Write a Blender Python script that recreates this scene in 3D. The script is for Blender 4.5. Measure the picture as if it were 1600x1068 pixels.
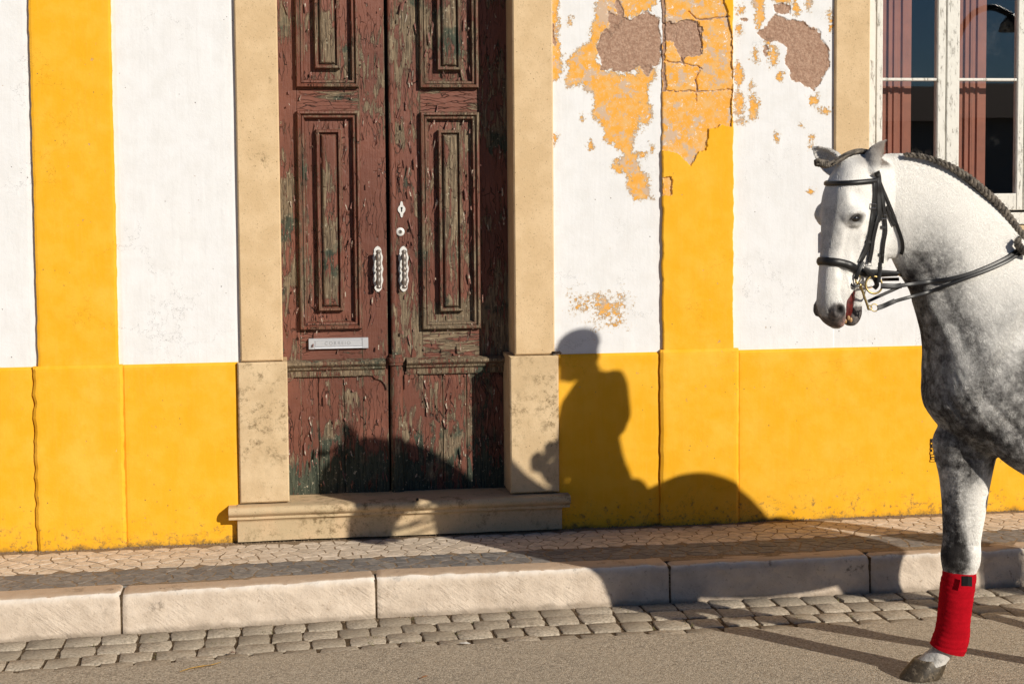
import bpy, bmesh, math, random
import numpy as np
from mathutils import Vector, Matrix
from mathutils.bvhtree import BVHTree

random.seed(7); rng = np.random.default_rng(7)
S = bpy.context.scene
COL = S.collection
for o in list(bpy.data.objects):
    bpy.data.objects.remove(o)

# ------------------------------------------------------------------ camera
CAM = np.array([-1.14990342, -7.74193548, 1.91414398])
CM = np.array([[0.98885208, 0.14790941, 0.01715739], [-0.1486821, 0.98706881, 0.05990658], [-0.00807478, -0.06178975, 0.99805652]])
u_, s_, v_ = np.linalg.svd(CM); CM = u_ @ v_            # right, forward, up as columns
FPX, PPY = 2400.0, 450.0
cam = bpy.data.cameras.new('camera'); camo = bpy.data.objects.new('camera', cam); COL.objects.link(camo)
mw = Matrix.Identity(4)
for r in range(3):
    mw[r][0] = CM[r, 0]; mw[r][1] = CM[r, 2]; mw[r][2] = -CM[r, 1]; mw[r][3] = CAM[r]
camo.matrix_world = mw
cam.sensor_width = 36.0; cam.lens = FPX / 1600 * 36.0
cam.shift_y = -(534.0 - PPY) / 1600
cam.clip_start = 0.05; cam.clip_end = 3000
S.camera = camo

# ------------------------------------------------------------------ light
SUN = np.array([-0.72, 1.0, -0.575]); SUN = SUN / np.linalg.norm(SUN)   # direction the light travels
sun = bpy.data.lights.new('sun', 'SUN'); suno = bpy.data.objects.new('sun', sun); COL.objects.link(suno)
sun.energy = 5.0; sun.angle = math.radians(0.55); sun.color = (1.0, 0.93, 0.81)
suno.rotation_euler = Vector(SUN).to_track_quat('-Z', 'Y').to_euler()
suno.location = (6, -8, 6)
w = bpy.data.worlds.new("World"); S.world = w; w.use_nodes = True
nt = w.node_tree
sky = nt.nodes.new('ShaderNodeTexSky'); sky.sky_type = 'NISHITA'; sky.sun_disc = False
sky.sun_elevation = math.asin(-SUN[2]); sky.sun_rotation = math.atan2(-SUN[0], -SUN[1]) % (2 * math.pi)
sky.air_density = 1.0; sky.dust_density = 0.0; sky.ozone_density = 7.0
nt.links.new(sky.outputs[0], nt.nodes['Background'].inputs[0])
nt.nodes['Background'].inputs[1].default_value = 0.05
S.view_settings.view_transform = 'Standard'; S.view_settings.look = 'None'
S.view_settings.gamma = 1.0; S.view_settings.use_curve_mapping = False
S.view_settings.exposure = -0.05

# ------------------------------------------------------------------ helpers
def ray(px, py):
    return CM @ (np.array([px - 800.0, FPX, PPY - py]) / FPX)
def W(px, py, Y=0.0):
    "world point where the line of sight through a photo pixel meets the upright plane Y"
    r = ray(px, py); return CAM + r * ((Y - CAM[1]) / r[1])
def G(px, py, Z=0.0):
    "the same on the level plane Z"
    r = ray(px, py); return CAM + r * ((Z - CAM[2]) / r[2])

def _hash(ix, iy, iz, seed):
    h = (ix.astype(np.int64) * 374761393 + iy.astype(np.int64) * 668265263 + iz.astype(np.int64) * 2147483647 + seed * 974711) & 0xffffffff
    h = ((h ^ (h >> 13)) * 1274126177) & 0xffffffff
    h = ((h ^ (h >> 16)) * 2246822519) & 0xffffffff
    return ((h ^ (h >> 15)) & 0xffff) / 65535.0
def vnoise(p, seed=0):
    p = np.asarray(p, float); i = np.floor(p).astype(np.int64); f = p - i; f = f * f * (3 - 2 * f)
    r = 0
    for dx in (0, 1):
        wx = f[:, 0] if dx else 1 - f[:, 0]
        for dy in (0, 1):
            wy = f[:, 1] if dy else 1 - f[:, 1]
            for dz in (0, 1):
                wz = f[:, 2] if dz else 1 - f[:, 2]
                r = r + _hash(i[:, 0] + dx, i[:, 1] + dy, i[:, 2] + dz, seed) * wx * wy * wz
    return r
def fbm(p, octv=4, seed=0, gain=0.5):
    a, t, r = 1.0, 0.0, 0.0; p = np.asarray(p, float)
    for k in range(octv):
        r = r + a * vnoise(p, seed + k * 17); t += a; a *= gain; p = p * 2.03 + 3.7
    return r / t - 0.5

ORG = {}
def base(name, loc, label, cat, group=None):
    "an Empty standing at the base of a thing"
    o = bpy.data.objects.new(name, None); COL.objects.link(o); o.location = loc
    o.empty_display_size = 0.1
    o['label'] = label; o['category'] = cat
    if group: o['group'] = group
    ORG[o.name] = np.array(loc, float)
    return o
def obj(name, V, F, m=None, parent=None, smooth=False, kind=None, label=None, cat=None, group=None, origin=None, attrs=None, autosmooth=None):
    "one mesh object from world-space vertices"
    V = np.asarray(V, float).reshape(-1, 3)
    po = ORG[parent.name] if parent is not None else np.zeros(3)
    og = np.array(origin, float) if origin is not None else po
    me = bpy.data.meshes.new(name)
    me.from_pydata((V - og).tolist(), [], [list(map(int, f)) for f in F]); me.update()
    if smooth: me.polygons.foreach_set('use_smooth', [True] * len(me.polygons))
    if autosmooth: sharp(me, autosmooth)
    if m: me.materials.append(m)
    if attrs:
        for k, a in attrs.items():
            at = me.attributes.new(k, 'FLOAT', 'POINT'); at.data.foreach_set('value', np.asarray(a, np.float32))
    o = bpy.data.objects.new(name, me); COL.objects.link(o)
    if parent is not None: o.parent = parent
    o.location = og - po if parent is not None else og
    ORG[o.name] = og
    if kind: o['kind'] = kind
    if label: o['label'] = label
    if cat: o['category'] = cat
    if group: o['group'] = group
    return o
def sharp(me, deg):
    bm = bmesh.new(); bm.from_mesh(me)
    for f in bm.faces: f.smooth = True
    lim = math.radians(deg)
    for e in bm.edges:
        if len(e.link_faces) == 2 and e.calc_face_angle(0) > lim: e.smooth = False
    bm.to_mesh(me); bm.free()

class MB:
    "collects vertices and faces of one mesh"
    def __init__(s): s.V = []; s.F = []
    def add(s, V, F):
        n = len(s.V); s.V += [list(map(float, v)) for v in V]; s.F += [[i + n for i in f] for f in F]; return s
    def box(s, x0, x1, y0, y1, z0, z1):
        return s.add([(x0, y0, z0), (x1, y0, z0), (x1, y1, z0), (x0, y1, z0), (x0, y0, z1), (x1, y0, z1), (x1, y1, z1), (x0, y1, z1)],
              [(0, 3, 2, 1), (4, 5, 6, 7), (0, 1, 5, 4), (1, 2, 6, 5), (2, 3, 7, 6), (3, 0, 4, 7)])
    def cbox(s, x0, x1, y0, y1, z0, z1, c=0.004):
        "box whose front (low Y) edges are chamfered"
        V = [(x0, y1, z0), (x1, y1, z0), (x1, y1, z1), (x0, y1, z1), (x0, y0 + c, z0), (x1, y0 + c, z0), (x1, y0 + c, z1), (x0, y0 + c, z1),
             (x0 + c, y0, z0 + c), (x1 - c, y0, z0 + c), (x1 - c, y0, z1 - c), (x0 + c, y0, z1 - c)]
        F = [(0, 3, 2, 1)] + [(a, b, b + 4, a + 4) for a, b in ((0, 1), (1, 2), (2, 3))] + [(3, 0, 4, 7)]
        F += [(4, 5, 9, 8), (5, 6, 10, 9), (6, 7, 11, 10), (7, 4, 8, 11), (8, 9, 10, 11)]
        F = [tuple(f) for f in F]
        return s.add(V, F)
    def tube(s, pts, r, n=8, cap=True):
        pts = [np.array(p, float) for p in pts]; k = len(pts)
        rr = r if hasattr(r, '__len__') else [r] * k
        V = []; F = []; up = None
        for i in range(k):
            t = pts[min(i + 1, k - 1)] - pts[max(i - 1, 0)]; t = t / (np.linalg.norm(t) + 1e-9)
            if up is None: up = np.array([0, 0, 1.0]) if abs(t[2]) < 0.9 else np.array([1.0, 0, 0])
            a = np.cross(t, up); a /= np.linalg.norm(a) + 1e-9; up = np.cross(a, t)
            for j in range(n):
                q = 2 * math.pi * j / n
                V.append(pts[i] + rr[i] * (math.cos(q) * a + math.sin(q) * up))
        for i in range(k - 1):
            for j in range(n):
                F.append((i * n + j, i * n + (j + 1) % n, (i + 1) * n + (j + 1) % n, (i + 1) * n + j))
        if cap: F.append(tuple(range(n))[::-1]); F.append(tuple((k - 1) * n + j for j in range(n)))
        return s.add(V, F)
    def sphere(s, c, r, nu=14, nv=9):
        r = np.array(r if hasattr(r, '__len__') else [r] * 3, float); V = []; F = []
        for i in range(nv + 1):
            th = math.pi * i / nv
            for j in range(nu):
                ph = 2 * math.pi * j / nu
                V.append(np.array(c) + r * np.array([math.sin(th) * math.cos(ph), math.sin(th) * math.sin(ph), math.cos(th)]))
        for i in range(nv):
            for j in range(nu):
                F.append((i * nu + j, (i + 1) * nu + j, (i + 1) * nu + (j + 1) % nu, i * nu + (j + 1) % nu))
        return s.add(V, F)
    def prism(s, prof, x0, x1):
        "profile of (y, z) points, counter-clockwise seen from +X, run along X"
        n = len(prof)
        V = [(x0, y, z) for y, z in prof] + [(x1, y, z) for y, z in prof]
        F = [(i, (i + 1) % n, n + (i + 1) % n, n + i) for i in range(n)] + [tuple(range(n))[::-1], tuple(range(n, 2 * n))]
        return s.add(V, F)
    def frame(s, x0, x1, z0, z1, y, prof):
        "concentric rectangular moulding: prof is a list of (inset, height towards the viewer)"
        V = []; F = []
        for d, h in prof: V += [(x0 + d, y - h, z0 + d), (x1 - d, y - h, z0 + d), (x1 - d, y - h, z1 - d), (x0 + d, y - h, z1 - d)]
        for i in range(len(prof) - 1):
            for j in range(4):
                F.append((i * 4 + j, i * 4 + (j + 1) % 4, i * 4 + 4 + (j + 1) % 4, i * 4 + 4 + j))
        m = (len(prof) - 1) * 4; F.append((m, m + 1, m + 2, m + 3))
        return s.add(V, F)
    def extrude(s, poly, y0, y1):
        "outline of (x, z) points, counter-clockwise seen from -Y, between front y0 and back y1"
        n = len(poly); V = [(x, y0, z) for x, z in poly] + [(x, y1, z) for x, z in poly]
        F = [tuple(range(n)), tuple(range(n, 2 * n))[::-1]] + [((i + 1) % n, i, n + i, n + (i + 1) % n) for i in range(n)]
        return s.add(V, F)
    def build(s, name, m=None, parent=None, **k): return obj(name, s.V, s.F, m, parent, **k)

def catmull(P, sub):
    P = np.asarray(P, float); out = []
    n = len(P)
    for i in range(n - 1):
        p0 = P[max(i - 1, 0)]; p1 = P[i]; p2 = P[i + 1]; p3 = P[min(i + 2, n - 1)]
        for k in range(sub):
            t = k / sub
            out.append(0.5 * (2 * p1 + (p2 - p0) * t + (2 * p0 - 5 * p1 + 4 * p2 - p3) * t * t + (3 * p1 - p0 - 3 * p2 + p3) * t ** 3))
    out.append(P[-1]); return np.array(out)

# ------------------------------------------------------------------ materials
class NT:
    def __init__(s, name):
        s.m = bpy.data.materials.new(name); s.m.use_nodes = True; s.t = s.m.node_tree
        s.b = s.t.nodes['Principled BSDF']; s.out = s.t.nodes['Material Output']
        s.geo = s.t.nodes.new('ShaderNodeNewGeometry')
        s.P = s.geo.outputs['Position']
    def n(s, typ, props=None, **ins):
        nd = s.t.nodes.new('ShaderNode' + typ)
        for k, v in (props or {}).items(): setattr(nd, k, v)
        for k, v in ins.items():
            key = int(k[1:]) if k[0] == '_' and k[1:].isdigit() else k.replace('_', ' ')
            s.set(nd.inputs[key], v)
        return nd
    def set(s, inp, v):
        if hasattr(v, 'links') and hasattr(v, 'is_output'): s.t.links.new(v, inp)
        elif inp.type == 'RGBA' and hasattr(v, '__len__') and len(v) == 3: inp.default_value = (*v, 1)
        else: inp.default_value = v
    def map(s, vec, scale): return s.n('Vector' + 'Math', {'operation': 'MULTIPLY'}, _0=vec, _1=scale).outputs[0]
    def noise(s, scale, detail=4, rough=0.55, vec=None, dist=0.0):
        return s.n('TexNoise', None, Vector=vec if vec is not None else s.P, Scale=scale, Detail=detail, Roughness=rough, Distortion=dist).outputs['Fac']
    def voro(s, scale, feature='F1', vec=None, out='Distance', rand=1.0):
        return s.n('TexVoronoi', {'feature': feature}, Vector=vec if vec is not None else s.P, Scale=scale, Randomness=rand).outputs[out]
    def ramp(s, fac, a, b, lo=0.0, hi=1.0):
        return s.n('MapRange', {'clamp': True, 'interpolation_type': 'SMOOTHSTEP'}, _0=fac, _1=a, _2=b, _3=lo, _4=hi).outputs[0]
    def math(s, op, a, b=0.0, c=0.0): return s.n('Math', {'operation': op}, _0=a, _1=b, _2=c).outputs[0]
    def mix(s, fac, a, b):
        nd = s.n('Mix', {'data_type': 'RGBA'}); s.set(nd.inputs[0], fac); s.set(nd.inputs[6], a); s.set(nd.inputs[7], b); return nd.outputs[2]
    def attr(s, name): return s.n('Attribute', {'attribute_name': name}).outputs['Fac']
    def sep(s, vec=None): return s.n('SeparateXYZ', None, _0=vec if vec is not None else s.P).outputs
    def bump(s, h, dist, strength=1.0, prev=None):
        nd = s.n('Bump', None, Height=h, Distance=dist, Strength=strength)
        if prev is not None: s.set(nd.inputs['Normal'], prev)
        return nd.outputs[0]
    def done(s, col, rough=0.8, normal=None, metal=0.0, spec=None, **k):
        s.set(s.b.inputs['Base Color'], col); s.set(s.b.inputs['Roughness'], rough); s.set(s.b.inputs['Metallic'], metal)
        if normal is not None: s.set(s.b.inputs['Normal'], normal)
        if spec is not None: s.set(s.b.inputs['Specular IOR Level'], spec)
        for kk, v in k.items(): s.set(s.b.inputs[kk.replace('_', ' ')], v)
        return s.m
    def rnd(s): return s.n('ObjectInfo').outputs['Random']

def mat_plaster(name, col, col2, dirt=0.6):
    "lime-washed plaster with worn patches: an older ochre coat and brown render under it"
    n = NT(name); P = n.P
    fine = n.noise(70, 5, 0.7); med = n.noise(9, 5, 0.6); big = n.noise(1.3, 3)
    c = n.mix(n.ramp(med, 0.35, 0.7), col, col2)
    c = n.mix(n.ramp(big, 0.45, 0.75, 0, 0.35), c, [v * 0.93 for v in col2])
    c = n.mix(n.ramp(n.noise(2.6, 6, 0.68), 0.50, 0.72, 0, 0.45), c, [min(1, v * 1.08 + 0.045) for v in col2])
    brush = n.noise(1.0, 4, 0.6, n.map(P, (60, 60, 4)))
    c = n.mix(n.ramp(brush, 0.45, 0.75, 0, 0.30), c, [min(1, v * 1.06 + 0.03) for v in col])
    c = n.mix(n.ramp(n.noise(1.0, 5, 0.65, n.map(P, (45, 45, 2.5))), 0.52, 0.72, 0, 0.28), c, [v * 0.86 for v in col2])
    ck = n.ramp(n.voro(3.1, 'DISTANCE_TO_EDGE', n.n('VectorMath', {'operation': 'ADD'}, _0=P, _1=n.n('VectorMath', {'operation': 'SCALE'}, _0=n.n('TexNoise', None, Vector=P, Scale=5.0, Detail=6.0, Roughness=0.7).outputs['Color'], Scale=0.45).outputs[0]).outputs[0]), 0.006, 0.002)
    ck = n.math('MULTIPLY', ck, n.ramp(n.noise(1.9, 3), 0.50, 0.60))
    c = n.mix(n.math('MULTIPLY', ck, 0.55), c, [v * 0.35 for v in col2])
    # small chips
    chip = n.ramp(n.noise(33, 3, 0.65), 0.70, 0.715)
    gate = n.ramp(n.noise(4.0, 2), 0.52, 0.6)
    chip = n.math('MULTIPLY', chip, gate)
    c = n.mix(n.math('MULTIPLY', chip, 0.8), c, (0.50, 0.33, 0.20))
    pin = n.ramp(n.voro(26), 0.10, 0.06); pin = n.math('MULTIPLY', pin, n.ramp(n.noise(3.1, 2), 0.56, 0.62))
    c = n.mix(n.math('MULTIPLY', pin, 0.75), c, (0.13, 0.10, 0.08))
    # splash dirt along the foot of the wall
    z = n.sep()[2]
    low = n.ramp(z, 0.52, 0.18)
    dn = n.noise(16, 6, 0.72)
    spl = n.ramp(n.math('ADD', n.math('MULTIPLY', low, 0.20), n.noise(30, 6, 0.8)), 0.70, 0.84)
    c = n.mix(n.math('MULTIPLY', spl, dirt), c, (0.17, 0.115, 0.06))
    foot = n.ramp(n.math('ADD', z, n.math('MULTIPLY', n.noise(7, 6, 0.75), 0.16)), 0.285, 0.225)
    c = n.mix(n.math('MULTIPLY', foot, 0.85 * dirt / 0.6), c, (0.11, 0.075, 0.045))
    # worn layers from the mesh
    wob = n.math('ADD', n.math('MULTIPLY', n.math('SUBTRACT', n.noise(58, 8, 0.82), 0.5), 1.5), n.math('MULTIPLY', n.math('SUBTRACT', n.noise(15, 6, 0.75), 0.5), 1.3))
    vO = n.math('ADD', n.attr('ochre'), wob); mO = n.ramp(vO, 0.49, 0.51)
    wob2 = n.math('MULTIPLY', n.math('SUBTRACT', n.noise(40, 6, 0.7), 0.5), 0.8)
    vB = n.math('ADD', n.attr('render'), wob2); mB = n.ramp(vB, 0.49, 0.51)
    oc = n.mix(n.ramp(n.noise(24, 5, 0.7), 0.42, 0.62), (0.78, 0.37, 0.055), (0.73, 0.43, 0.16))
    oc = n.mix(n.ramp(n.noise(60, 6, 0.8), 0.56, 0.66), oc, (0.72, 0.53, 0.38))
    oc = n.mix(n.ramp(n.noise(9, 6, 0.75), 0.53, 0.57, 0, 0.85), oc, (0.54, 0.42, 0.33))
    oc = n.mix(n.math('MULTIPLY', n.ramp(n.noise(42, 6, 0.78), 0.585, 0.62), n.ramp(n.noise(6, 3), 0.42, 0.55)), oc, (0.78, 0.74, 0.68))
    br = n.mix(n.ramp(n.noise(90, 4, 0.7), 0.35, 0.7), (0.32, 0.19, 0.13), (0.49, 0.325, 0.235))
    br = n.mix(n.ramp(n.voro(120), 0.16, 0.08), br, (0.55, 0.42, 0.33))
    c = n.mix(n.ramp(vO, 0.40, 0.44, 0, 0.75), c, (0.70, 0.60, 0.47))
    c = n.mix(mO, c, oc)
    c = n.mix(n.ramp(vB, 0.44, 0.46, 0, 0.8), c, (0.60, 0.48, 0.38)); c = n.mix(mB, c, br)
    h = n.math('ADD', n.math('MULTIPLY', med, 0.5), n.math('MULTIPLY', fine, 0.22))
    h = n.math('SUBTRACT', h, n.math('MULTIPLY', mO, 0.6)); h = n.math('SUBTRACT', h, n.math('MULTIPLY', mB, 0.35))
    h = n.math('ADD', h, n.math('MULTIPLY', n.math('MULTIPLY', mB, n.noise(75, 4, 0.75)), 1.1))
    h = n.math('SUBTRACT', h, n.math('MULTIPLY', n.math('ADD', chip, pin), 0.3))
    return n.done(c, 0.9, n.bump(h, 0.005, 0.9), spec=0.2)

def mat_stone(name, c1, c2, stain=0.3, grime=(0.13, 0.085, 0.035)):
    n = NT(name)
    c = n.mix(n.ramp(n.noise(7, 5, 0.6), 0.35, 0.68), c1, c2)
    c = n.mix(n.ramp(n.noise(160, 2), 0.62, 0.7, 0, 0.5), c, [v * 0.45 for v in c1])
    st = n.ramp(n.noise(19, 8, 0.82), 0.60 - 0.14 * stain, 0.72 - 0.1 * stain)
    zone = n.ramp(n.noise(2.9, 4, 0.6), 0.60 - 0.22 * stain, 0.74 - 0.16 * stain)
    c = n.mix(n.math('MULTIPLY', n.math('MULTIPLY', st, zone), 0.8), c, grime)
    pit = n.ramp(n.voro(48), 0.13, 0.07); pit = n.math('MULTIPLY', pit, n.ramp(n.noise(9, 2), 0.5, 0.56))
    c = n.mix(n.math('MULTIPLY', pit, 0.8), c, [v * 0.25 for v in c1])
    h = n.math('ADD', n.math('MULTIPLY', n.noise(22, 6, 0.7), 0.7), n.math('MULTIPLY', n.noise(120, 4, 0.7), 0.2))
    h = n.math('SUBTRACT', h, n.math('MULTIPLY', pit, 0.6))
    return n.done(c, 0.85, n.bump(h, 0.004, 0.8), spec=0.25)

def mat_paint(name, amount=0.5, edge=0.25, across=False):
    "old red-brown oil paint, cracked and flaking off grey wood and an older green coat"
    n = NT(name); P = n.P
    sw = (lambda v: (v[2], v[1], v[0])) if across else (lambda v: v)
    st = n.map(P, sw((34, 34, 5.0))); st2 = n.map(P, sw((150, 150, 8)))
    z = n.sep()[2]
    peel = n.math('ADD', n.math('MULTIPLY', n.noise(1.0, 7, 0.66, st, 0.8), 0.62), n.math('MULTIPLY', n.noise(2.6, 4, 0.6), 0.62))
    low = n.ramp(z, 0.75, 0.36, 0, 0.14); mid = n.ramp(n.math('ABSOLUTE', n.math('SUBTRACT', z, 1.15)), 0.30, 0.0, 0, 0.05)
    bv = n.n('Bevel', {'samples': 4}, Radius=0.012).outputs[0]
    ed = n.math('SUBTRACT', 1.0, n.n('VectorMath', {'operation': 'DOT_PRODUCT'}, _0=bv, _1=n.geo.outputs['Normal']).outputs['Value'])
    ed = n.math('MULTIPLY', n.ramp(ed, 0.01, 0.20), edge)
    ed = n.math('MULTIPLY', ed, n.ramp(n.noise(7, 4, 0.7), 0.35, 0.65))
    peel = n.math('ADD', n.math('ADD', n.math('ADD', peel, low), mid), ed)
    th = 0.755 - 0.13 * amount
    bare = n.ramp(peel, th, th + 0.006)
    rim = n.math('SUBTRACT', n.ramp(peel, th - 0.016, th - 0.003), bare)
    grain = n.noise(1.0, 5, 0.7, st2)
    wood = n.mix(n.ramp(grain, 0.3, 0.7), (0.050, 0.036, 0.025), (0.30, 0.225, 0.145))
    grn = n.mix(n.ramp(grain, 0.3, 0.7), (0.020, 0.027, 0.020), (0.090, 0.100, 0.070))
    gsel = n.ramp(n.math('ADD', n.noise(4.3, 4, 0.6), n.ramp(z, 0.9, 0.45, 0, 0.20)), 0.55, 0.65)
    under = n.mix(gsel, wood, grn)
    under = n.mix(n.ramp(n.noise(60, 4, 0.7), 0.60, 0.68), under, (0.42, 0.37, 0.27))
    red = n.mix(n.ramp(n.noise(3.0, 4), 0.3, 0.7), (0.140, 0.052, 0.034), (0.200, 0.076, 0.050))
    red = n.mix(n.ramp(n.noise(1.0, 5, 0.65, n.map(P, sw((90, 90, 7)))), 0.5, 0.75, 0, 0.6), red, (0.10, 0.030, 0.023))
    soot = n.ramp(n.noise(5.5, 3), 0.56, 0.72); soot = n.math('MULTIPLY', soot, n.ramp(z, 1.0, 0.8))
    red = n.mix(n.math('MULTIPLY', soot, 0.6), red, (0.035, 0.025, 0.02))
    crk = n.ramp(n.voro(1.0, 'DISTANCE_TO_EDGE', n.map(n.n('VectorMath', {'operation': 'ADD'}, _0=P, _1=n.n('VectorMath', {'operation': 'SCALE'}, _0=n.n('TexNoise', None, Vector=P, Scale=9.0, Detail=3.0).outputs['Color'], Scale=0.05).outputs[0]).outputs[0], sw((46, 46, 4.0)))), 0.045, 0.012)
    crk = n.math('MULTIPLY', crk, n.ramp(n.noise(6, 3), 0.42, 0.58))
    red = n.mix(n.math('MULTIPLY', crk, 0.85), red, (0.022, 0.013, 0.010))
    red = n.mix(n.math('MULTIPLY', rim, 0.75), red, (0.30, 0.17, 0.13))
    c = n.mix(bare, red, under)
    h = n.math('ADD', n.math('MULTIPLY', n.math('SUBTRACT', 1.0, bare), 0.6), n.math('MULTIPLY', grain, 0.35))
    h = n.math('SUBTRACT', n.math('ADD', h, n.math('MULTIPLY', rim, 0.55)), n.math('MULTIPLY', crk, 0.8))
    h = n.math('ADD', h, n.math('MULTIPLY', n.noise(14, 4, 0.6), 0.6))
    return n.done(c, n.ramp(bare, 0, 1, 0.5, 0.9), n.bump(h, 0.007, 1.0), spec=0.3)

def mat_simple(name, col, rough=0.6, metal=0.0, var=0.15, scale=30, bump=0.0, spec=0.5, dark=None, dth=0.6):
    n = NT(name)
    c = n.mix(n.ramp(n.noise(scale, 5, 0.65), 0.35, 0.7), col, [v * (1 - var) for v in col])
    if dark: c = n.mix(n.ramp(n.noise(scale * 0.8, 6, 0.75), dth, dth + 0.06), c, dark)
    nm = n.bump(n.noise(scale * 2, 5, 0.7), bump, 0.8) if bump else None
    return n.done(c, rough, nm, metal, spec)

M = {}
M['white'] = mat_plaster('white_limewash', (0.775, 0.775, 0.785), (0.725, 0.72, 0.718), 0.6)
M['yellow'] = mat_plaster('yellow_limewash', (0.82, 0.405, 0.016), (0.85, 0.45, 0.036), 0.75)
M['stone'] = mat_stone('painted_limestone', (0.60, 0.43, 0.245), (0.68, 0.50, 0.30), 0.35)
M['stone2'] = mat_stone('stained_limestone', (0.56, 0.41, 0.24), (0.66, 0.50, 0.31), 0.80)
M['sill'] = mat_stone('worn_limestone', (0.52, 0.40, 0.245), (0.60, 0.44, 0.27), 0.85)
M['paint'] = mat_paint('flaking_red_paint', 0.50)
M['paint_worn'] = mat_paint('badly_flaking_red_paint', 0.85)
M['gap'] = mat_simple('dark_gap', (0.012, 0.010, 0.009), 0.9)
M['flake'] = mat_simple('paint_flake', (0.20, 0.078, 0.060), 0.7, var=0.3, scale=40, dark=(0.42, 0.36, 0.28), dth=0.52)
M['rail'] = mat_paint('flaking_rail_paint', 0.75, 0.25, True)
M['fillet'] = mat_paint('bare_fillet_paint', 1.15, 0.5)
M['whitemetal'] = mat_simple('white_painted_metal', (0.72, 0.71, 0.68), 0.45, var=0.15, scale=80, bump=0.0006, dark=(0.25, 0.19, 0.13), dth=0.60)
M['ironmetal'] = mat_simple('worn_metal', (0.30, 0.26, 0.23), 0.45, 0.6, var=0.4, scale=120, dark=(0.12, 0.07, 0.04), dth=0.56)
M['alu'] = mat_simple('aluminium', (0.62, 0.63, 0.66), 0.45, 0.55, var=0.06, scale=60)
M['brass'] = mat_simple('brass', (0.42, 0.31, 0.13), 0.36, 1.0, var=0.2, scale=90)
M['letters'] = mat_simple('worn_lettering', (0.36, 0.36, 0.38), 0.5, 0.4)
M['steel'] = mat_simple('steel', (0.72, 0.70, 0.68), 0.22, 1.0, var=0.1, scale=90)
M['leather'] = mat_simple('black_leather', (0.014, 0.013, 0.013), 0.42, var=0.4, scale=120, bump=0.0006, spec=0.5)
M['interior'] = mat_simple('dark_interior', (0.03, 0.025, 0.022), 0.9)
M['shutter'] = mat_simple('red_brown_shutter', (0.36, 0.115, 0.062), 0.55, var=0.2, scale=12, bump=0.0008)
def mat_window_paint():
    n = NT('flaking_white_paint'); st = n.map(n.P, (55, 55, 14))
    pe = n.noise(1.0, 8, 0.78, st, 0.4); bare = n.ramp(pe, 0.54, 0.68, 0, 0.9)
    wood = n.mix(n.ramp(n.noise(1.0, 4, 0.6, n.map(n.P, (200, 200, 12))), 0.3, 0.7), (0.14, 0.115, 0.08), (0.46, 0.40, 0.30))
    c = n.mix(bare, (0.74, 0.72, 0.66), wood)
    h = n.math('SUBTRACT', n.noise(30, 4), n.math('MULTIPLY', bare, 0.8))
    return n.done(c, 0.75, n.bump(h, 0.003, 1.0), spec=0.25)
M['winpaint'] = mat_window_paint()
def mat_glass():
    n = NT('window_glass'); t = n.t
    fc = n.n('LayerWeight', None, Blend=0.5).outputs['Facing']
    k = n.math('MULTIPLY', n.math('ADD', 0.04, n.math('MULTIPLY', n.math('POWER', fc, 5.0), 0.96)), 1.8)
    tr = n.n('BsdfTransparent', None, Color=(0.955, 0.965, 0.97)); gl = n.n('BsdfGlossy', None, Color=(1, 1, 1), Roughness=0.012)
    mx = n.n('MixShader', None, _0=k, _1=tr.outputs[0], _2=gl.outputs[0])
    dst = n.ramp(n.noise(5, 6, 0.75), 0.55, 0.85, 0.0, 0.05)
    df = n.n('BsdfDiffuse', None, Color=(0.5, 0.48, 0.45))
    m2 = n.n('MixShader', None, _0=dst, _1=mx.outputs[0], _2=df.outputs[0])
    t.links.new(m2.outputs[0], n.out.inputs[0]); t.nodes.remove(n.b); return n.m
M['glass'] = mat_glass()
def mat_piece(name, c1, c2, var, rough=0.8, bump=0.002, spec=0.35, scale=30):
    n = NT(name); r = n.rnd()
    co = n.n('TexCoord').outputs['Object']
    off = n.n('VectorMath', {'operation': 'ADD'}, _0=n.P, _1=(0, 0, 0)).outputs[0]
    c = n.mix(r, c1, c2)
    c = n.mix(n.ramp(n.noise(scale, 5, 0.7, off), 0.35, 0.7), c, [v * (1 - var) for v in c1])
    c = n.mix(n.ramp(n.noise(190, 3, 0.7, off), 0.58, 0.7, 0, 0.5), c, [v * 0.4 for v in c1])
    h = n.math('ADD', n.noise(scale, 5, 0.7, off), n.math('MULTIPLY', n.noise(150, 3, 0.7, off), 0.35))
    return n.done(c, rough, n.bump(h, bump, 0.9), spec=spec)
M['lightstone'] = mat_piece('pale_limestone', (0.60, 0.50, 0.39), (0.76, 0.65, 0.53), 0.25)
M['darkstone'] = mat_piece('dark_basalt', (0.17, 0.16, 0.155), (0.27, 0.245, 0.22), 0.3)
M['sett'] = mat_piece('granite_sett', (0.36, 0.30, 0.225), (0.58, 0.495, 0.385), 0.4, bump=0.0035, scale=75)
M['joint'] = mat_simple('earth_joint', (0.115, 0.078, 0.047), 0.95, var=0.5, scale=60, bump=0.006, spec=0.1, dark=(0.22, 0.17, 0.11), dth=0.55)
M['sand'] = mat_simple('sandy_joint', (0.30, 0.22, 0.145), 0.95, var=0.4, scale=70, bump=0.004, spec=0.1, dark=(0.13, 0.09, 0.055), dth=0.58)
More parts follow.
